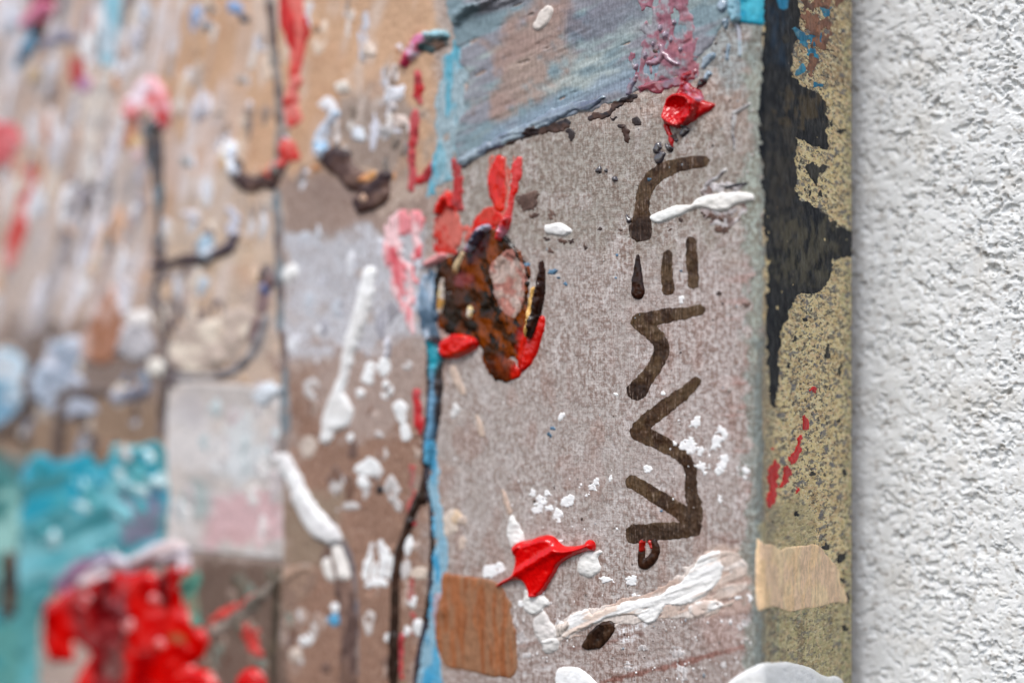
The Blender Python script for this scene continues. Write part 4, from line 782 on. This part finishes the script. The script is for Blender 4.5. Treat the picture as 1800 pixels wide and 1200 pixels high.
# white strokes at the foot
paint('peach_underlayer', Poly([(978, 1100), (1000, 1078), (1040, 1068), (1110, 1048), (1170, 1028), (1214, 992), (1244, 968), (1290, 972), (1310, 990), (1306, 1040), (1270, 1068), (1226, 1088), (1180, 1084), (1120, 1094), (1050, 1104), (1000, 1124), (980, 1120)]), [(206, 188, 176), (196, 170, 156), (220, 208, 200)], .16, 5, 5, 12, M_SATIN, cs=26, aniso=(2.4, .5), ang=-22, ridge=.9, rsc=(50, 7), dry=.34, dsc=(60, 9))
ws = paint('white_stroke', Poly([(984, 1096), (1000, 1083), (1020, 1076), (1028, 1070), (1042, 1076), (1080, 1064), (1120, 1052), (1154, 1048), (1180, 1032), (1206, 1014), (1226, 986), (1240, 972), (1262, 968), (1268, 986), (1270, 1004), (1262, 1022), (1250, 1040), (1238, 1046), (1226, 1054), (1200, 1062), (1170, 1066), (1152, 1088), (1134, 1094), (1118, 1082), (1078, 1084), (1048, 1092), (1016, 1110), (994, 1120), (980, 1112)]),
      [(242, 240, 237), (224, 204, 190), (244, 242, 240)], .40, 5, 3.5, 12, M_THICK, cs=24, aniso=(2.4, .5), ang=-22, ridge=1.0, rsc=(60, 7), dry=.15, dsc=(50, 9), cthr=(.48, .6), label='long ragged white brushstroke')
paint('white_fringe', Poly([(1212, 1064), (1240, 1054), (1262, 1056), (1272, 1062), (1252, 1072), (1228, 1084), (1216, 1078)]), [(238, 234, 230), (220, 200, 188)], .5, 6, 2.5, 10, M_THICK, dry=.25, dsc=(20, 7), parent=ws)
paint('white_fringe', Poly([(975, 1100), (992, 1092), (1004, 1096), (990, 1112), (978, 1118)]), [(206, 194, 184), (180, 164, 152)], .4, 6, 2.5, 10, M_DRY, parent=ws)
for pts, c in [([(1016, 986), (1026, 974), (1044, 968), (1060, 970), (1052, 980), (1054, 1000), (1042, 1014), (1024, 1012), (1015, 1002)], (236, 234, 230)), ([(922, 1036), (936, 1044), (956, 1046), (966, 1060), (954, 1070), (942, 1080), (926, 1074), (920, 1056)], (236, 234, 230)),
               ([(942, 1084), (956, 1074), (966, 1090), (978, 1106), (976, 1124), (956, 1130), (944, 1116), (938, 1100)], (222, 216, 212)), ([(954, 1128), (970, 1120), (984, 1126), (978, 1142), (960, 1146)], (228, 224, 220)), ([(894, 918), (900, 906), (910, 918), (920, 940), (922, 958), (908, 976), (898, 958), (892, 940)], (238, 236, 232))]:
    paint('white_dab', Poly(pts), [c, tuple(int(v * .94) for v in c)], .7, 7, 2, 12, M_THICK, cs=14, ridge=.6, rsc=(14, 8))
paint('brown_drop', Poly([(1022, 1136), (1030, 1122), (1042, 1104), (1058, 1094), (1074, 1090), (1081, 1098), (1078, 1112), (1066, 1128), (1054, 1138), (1036, 1141)]), [(52, 34, 24), (38, 24, 18), (64, 44, 32)], .7, 7, 1.2, 12, M_BROWN, step=1.2, cs=16, ridge=.5, rsc=(8, 16), label='dark brown oval drop')
paint('white_blob', Poly([(977, 1186), (984, 1174), (1004, 1171), (1024, 1178), (1044, 1194), (1058, 1215), (1050, 1240), (990, 1240), (980, 1210)]), [(246, 245, 244), (240, 238, 236)], .75, 10, 1.2, 20, M_THICK, label='smooth white blob at the foot of the panel')
paint('white_blob', Poly([(1262, 1225), (1286, 1196), (1308, 1180), (1338, 1166), (1366, 1163), (1394, 1165), (1424, 1174), (1450, 1188), (1470, 1188), (1482, 1200), (1484, 1240), (1380, 1262), (1280, 1255)]), [(246, 246, 244), (240, 240, 238)], .7, 10, 1.2, 20, M_THICK, label='smooth white blob wrapping the canvas corner')

# ---- thick red star-shaped scrap of paint
def star_h(X, Y, d):
    # a folded skin of paint: crest running from the lower point to the knob
    t = ((X - 905) * 80 + (Y - 1012) * -48) / (80 ** 2 + 48 ** 2); ex = 905 + 80 * t; ey = 1012 - 48 * t
    dist = (X - ex) * .515 + (Y - ey) * .857
    crest = np.exp(-(dist / 7) ** 2) * .55 * sstep(-.1, .25, t)
    upper = sstep(6, -46, dist) * .5; lower = sstep(3, 30, dist) * -.45
    arm = 0.5 * np.exp(-((Y - 962 - (X - 1010) * -.18) / 7) ** 2) * sstep(975, 1000, X)
    return crest + upper + lower + arm
paint('red_star', Poly([(904, 962), (914, 952), (930, 949), (950, 942), (966, 940), (978, 946), (986, 955), (996, 960), (1014, 959), (1028, 955), (1034, 949), (1044, 951), (1047, 960), (1044, 967), (1030, 968), (1012, 975), (994, 984), (982, 994), (974, 1010), (962, 1030), (952, 1042), (944, 1048), (934, 1048), (930, 1036), (922, 1022), (910, 1019), (896, 1021), (884, 1027), (873, 1030), (882, 1022), (896, 1014), (904, 1004), (908, 984)]),
      [(222, 8, 8), (212, 6, 8)], 1.6, 11, .6, 20, M_GLOSS, step=1.0, cs=30, ridge=.06, hf=star_h, label='raised red star-shaped scrap of thick paint')

# ---- paint on the depth of the canvas
bk = paint('black_patch', Poly([(1341, -40), (1388, -40), (1402, -10), (1408, 20), (1402, 60), (1396, 95), (1390, 112), (1392, 132), (1402, 146), (1424, 158), (1444, 168), (1452, 188), (1453, 222), (1457, 254), (1448, 262), (1430, 256), (1414, 246), (1402, 240), (1399, 262), (1399, 344), (1420, 358), (1452, 380), (1474, 396), (1497, 404), (1499, 452), (1482, 450), (1466, 456), (1462, 478), (1448, 508), (1424, 516), (1408, 516), (1392, 536), (1384, 562), (1374, 584), (1370, 640), (1367, 690), (1362, 716), (1354, 712), (1350, 640), (1346, 560), (1350, 460), (1344, 380), (1340, 300), (1336, 240), (1334, 190), (1340, 140), (1343, 60)], False),
      [(24, 28, 35), (17, 20, 26), (36, 37, 40)], .1, 3, 4.5, 10, M_SIDE, step=1.3, cs=24, aniso=(.6, 1.6), ridge=.6, rsc=(6, 18), dry=.12, dsc=(9, 20),
      zones=[(R(1352, 214, 1398, 420), (72, 66, 58), dict(soft=12, rag=18, rs=16, op=.6, dry=.42, dsc=(7, 26))), (R(1372, 165, 1450, 215), (104, 88, 62), dict(soft=9, rag=14, rs=14, op=.5, dry=.5, dsc=(6, 20))), (R(1360, 380, 1470, 500), (96, 90, 72), dict(soft=10, rag=10, rs=12, op=.6, dry=.54, dsc=(6, 18))),
             (Poly([(1366, -20), (1384, -20), (1384, 10), (1374, 14), (1366, 4)]), (40, 140, 180), dict(soft=3, rag=4)), (R(1348, 10, 1378, 110), (34, 66, 92), dict(soft=12, rag=6, rs=16, op=.6, dry=.42, dsc=(12, 60)))], label='chipped black paint on the canvas depth')
paint('black_chip', Poly([(1418, 290), (1430, 284), (1436, 294), (1448, 288), (1454, 296), (1444, 304), (1436, 314), (1434, 330), (1430, 320), (1422, 306)]), [(42, 44, 46), (58, 56, 52)], .15, 4, 2.5, 8, M_SIDE, step=1.2, parent=bk)
for (x, y, rx, ry) in [(1479, 231, 8, 6), (1405, 294, 3, 4), (1423, 340, 3, 5), (1441, 341, 3, 5), (1408, 282, 2.5, 3), (1461, 218, 3, 6), (1382, 66, 7, 10), (1375, 166, 6, 4), (1454, 622, 4, 6), (1456, 610, 3, 8), (1476, 648, 3, 14), (1452, 960, 5, 6), (1478, 980, 7, 9), (1464, 1003, 4, 3), (1480, 1018, 5, 4), (1490, 1050, 4, 10), (1400, 902, 5, 4), (1428, 833, 5, 4), (1484, 1102, 5, 6), (1398, 596, 4, 6), (1416, 562, 5, 4), (1386, 642, 3, 4), (1485, 830, 4, 6), (1474, 740, 3, 4)]:
    paint('black_chip', Ell(x, y, rx, ry, 10, jag=.35), [(54, 52, 48), (40, 40, 42)], .12, 3, 2, 6, M_SIDE, step=1.1)
for pts in [[(1438, 0), (1452, 4), (1458, 24), (1448, 30), (1440, 16)], [(1390, 52), (1404, 50), (1416, 62), (1438, 60), (1452, 66), (1448, 76), (1430, 82), (1424, 96), (1414, 84), (1400, 66)], [(1424, 86), (1436, 92), (1440, 112), (1432, 122), (1424, 108)], [(1398, 124), (1410, 112), (1420, 118), (1416, 132), (1402, 134)], [(1432, 146), (1442, 144), (1442, 156), (1434, 154)], [(1410, 6), (1420, -4), (1430, -20), (1420, -24), (1408, -10)]]:
    paint('cyan_chip', Poly(pts), [(56, 140, 168), (90, 134, 150), (40, 110, 140)], .08, 4, 6, 12, M_SIDE, step=1.3, cs=10, dry=.24, dsc=(16, 18))
for pts in [[(1410, 20), (1440, 10), (1470, 16), (1490, -10), (1480, -40), (1420, -40)], [(1412, 24), (1430, 24), (1444, 44), (1436, 60), (1416, 54), (1408, 40)], [(1436, 40), (1456, 30), (1462, 60), (1450, 84), (1440, 100), (1430, 130), (1420, 136), (1424, 110)]]:
    paint('brown_chip', Poly(pts), [(126, 88, 72), (104, 78, 66), (150, 106, 84)], .07, 4, 7, 10, M_SIDE, step=1.4, cs=12, dry=.38, dsc=(8, 14))
for pts in [[(1349, 836), (1354, 818), (1364, 806), (1370, 822), (1366, 850), (1361, 880), (1354, 893), (1347, 884), (1352, 860)], [(1378, 824), (1388, 820), (1390, 836), (1380, 850), (1370, 856), (1374, 840)], [(1386, 806), (1398, 790), (1402, 768), (1408, 764), (1408, 790), (1404, 804), (1394, 814)], [(1411, 738), (1416, 732), (1420, 744), (1416, 754), (1411, 750)], [(1424, 684), (1432, 681), (1438, 686), (1430, 690)], [(1357, 788), (1361, 786), (1361, 792), (1357, 792)], [(1398, 860), (1402, 856), (1404, 862), (1399, 865)]]:
    paint('red_chip', Poly(pts), [(206, 0, 6), (184, 0, 6)], .2, 3, 3.5, 7, M_SATIN, step=1.1)
paint('peach_patch', Poly([(1330, 952), (1344, 956), (1358, 957), (1371, 966), (1380, 962), (1404, 960), (1426, 956), (1440, 960), (1452, 974), (1464, 986), (1474, 1004), (1476, 1024), (1484, 1036), (1487, 1060), (1470, 1058), (1446, 1064), (1416, 1068), (1386, 1074), (1366, 1066), (1346, 1068), (1330, 1064)]), [(248, 214, 172), (242, 206, 162), (236, 202, 168)], .2, 4, 1.5, 12, M_SIDE, step=1.4, cs=20, aniso=(.5, 2.4), ridge=.6, rsc=(6, 30), label='flat peach patch on the canvas depth')

# crumbs of dried paint too small to pick apart
def crumbs():
    r = np.random.RandomState(4); V, Fc, Cc, St = [], [], [], []
    spots = [(1110, 30, 1330, 330, 70), (780, 300, 1330, 1190, 70), (1350, 0, 1490, 1190, 80), (1225, 300, 1320, 400, 30), (1270, 480, 1330, 700, 20), (880, 1040, 1010, 1170, 70), (1080, 1080, 1325, 1195, 80), (900, 840, 1050, 930, 40), (1180, 720, 1320, 900, 40)]
    for (x0, y0, x1, y1, n) in spots:
        for _ in range(n):
            px, py, rad = r.uniform(x0, x1), r.uniform(y0, y1), r.uniform(.00007, .00026) * (1.4 if r.rand() < .12 else 1)
            s, z = at(np.array(px), np.array(py)); bx, by, nx, ny = [float(q) for q in sheet(s)]
            h0 = float(relief(s, z)); b = len(V); tx, ty = -ny, nx
            el = r.uniform(.7, 2.0)
            for k in range(6):
                a = k * math.pi / 3; q = rad * r.uniform(.8, 1.2)
                u, w = q * math.cos(a), q * el * math.sin(a)
                V.append((bx + tx * u - nx * .00008 + nx * h0, by + ty * u - ny * .00008 + ny * h0, float(z) + w))
            for k in range(6):
                a = k * math.pi / 3 + .3; q = rad * .6
                u, w = q * math.cos(a), q * el * math.sin(a); hh = h0 + rad * .6
                V.append((bx + tx * u + nx * hh, by + ty * u + ny * hh, float(z) + w))
            V.append((bx + nx * (h0 + rad * .8), by + ny * (h0 + rad * .8), float(z)))
            for k in range(6):
                Fc.append((b + k, b + (k + 1) % 6, b + 6 + (k + 1) % 6, b + 6 + k)); Fc.append((b + 6 + k, b + 6 + (k + 1) % 6, b + 12))
            white = px < 1340 and py > 700 and r.rand() < .6
            ch = [(236, 234, 234)] if white else [(150, 140, 134), (110, 96, 90), (190, 184, 180), (80, 66, 60), (140, 150, 158)] if px < 1340 else [(120, 96, 70), (70, 60, 50), (206, 186, 140), (90, 80, 66)]
            c = lin(ch[r.randint(len(ch))]); Cc += [(*c, 1)] * 13; St += [(float(s), float(z), 0)] * 13
    me = bpy.data.meshes.new('paint_crumbs'); me.from_pydata(V, [], Fc); me.shade_smooth()
    a = me.color_attributes.new('Col', 'FLOAT_COLOR', 'POINT'); a.data.foreach_set('color', np.array(Cc, np.float32).ravel())
    a = me.attributes.new('st', 'FLOAT_VECTOR', 'POINT'); a.data.foreach_set('vector', np.array(St, np.float32).ravel())
    o = link('paint_crumbs', me, M_SATIN, painting); o['kind'] = 'stuff'
crumbs()

# ------------------------------------------------------------------ stucco wall behind
def build_wall():
    xs = np.concatenate([np.linspace(-0.5, -0.012, 30), np.arange(-0.010, -0.003, 0.0004), np.arange(-0.003, 0.052, 0.00017), np.arange(0.0522, 0.085, 0.00035), np.linspace(0.0856, 0.14, 90), np.linspace(0.145, 0.5, 40)])
    zs = np.concatenate([np.linspace(-0.4, -0.13, 30), np.linspace(-0.128, -0.091, 60), np.arange(-0.09, -0.074, 0.0004), np.arange(-0.074, 0.074, 0.00018), np.arange(0.074, 0.09, 0.0004), np.linspace(0.091, 0.128, 60), np.linspace(0.13, 0.4, 30)])
    X, Z = np.meshgrid(xs, zs)
    mm = 1000.0
    x, z = X * mm, Z * mm
    wx = x + 1.2 * (fbm(x / 2.5, z / 2.5, 201, 2) - .5); wz = z + 1.2 * (fbm(x / 2.5, z / 2.5, 203, 2) - .5)
    big_ = fbm(wx / 9, wz / 9, 205, 3) - .5
    lum = fbm(wx / 3.2, wz / 2.8, 207, 3) - .5
    clus = sstep(.36, .62, fbm(x / 4.5, z / 4.5, 209, 3))
    l1 = np.clip(lumps(wx / 1.15, wz / 1.05, 1.5, 301), -.9, 1)
    l2 = np.clip(lumps(wx / .55, wz / .5, 1.5, 311), -.9, 1)
    pit = sstep(.60, .665, fbm(wx / .85, wz / .75, 215, 3))
    big_pit = sstep(.71, .77, fbm(wx / 2.0, wz / 1.7, 223, 2))
    rough = sstep(-2, 10, x) * .5 + .5
    h = .8 * big_ + .5 * lum + rough * ((.06 + .12 * clus) * l1 + (.03 + .08 * clus) * l2 - .75 * pit * (.25 + .75 * clus) - .6 * big_pit)
    P = np.stack([X, WALL_Y - np.minimum(h, 1.2) * 1e-3, Z], -1)
    C = np.empty(X.shape + (3,)); C[:] = lin((233, 235, 236))
    w = (sstep(.60, .74, fbm(x / 6, z / 6, 241, 3)) * .25)[..., None]; C[:] = C * (1 - w) + lin((206, 200, 190)) * w
    w = (sstep(.72, .80, fbm(x / 1.0, z / .9, 247, 2)) * .55)[..., None]; C[:] = C * (1 - w) + lin((140, 128, 114)) * w
    me = grid_mesh('stucco_wall', P, None, C, np.stack([X, Z], -1))
    o = link('stucco_wall', me, M_WALL)
    o['label'] = 'rough white stucco wall that the canvas hangs against'
    o['category'] = 'wall'
build_wall()
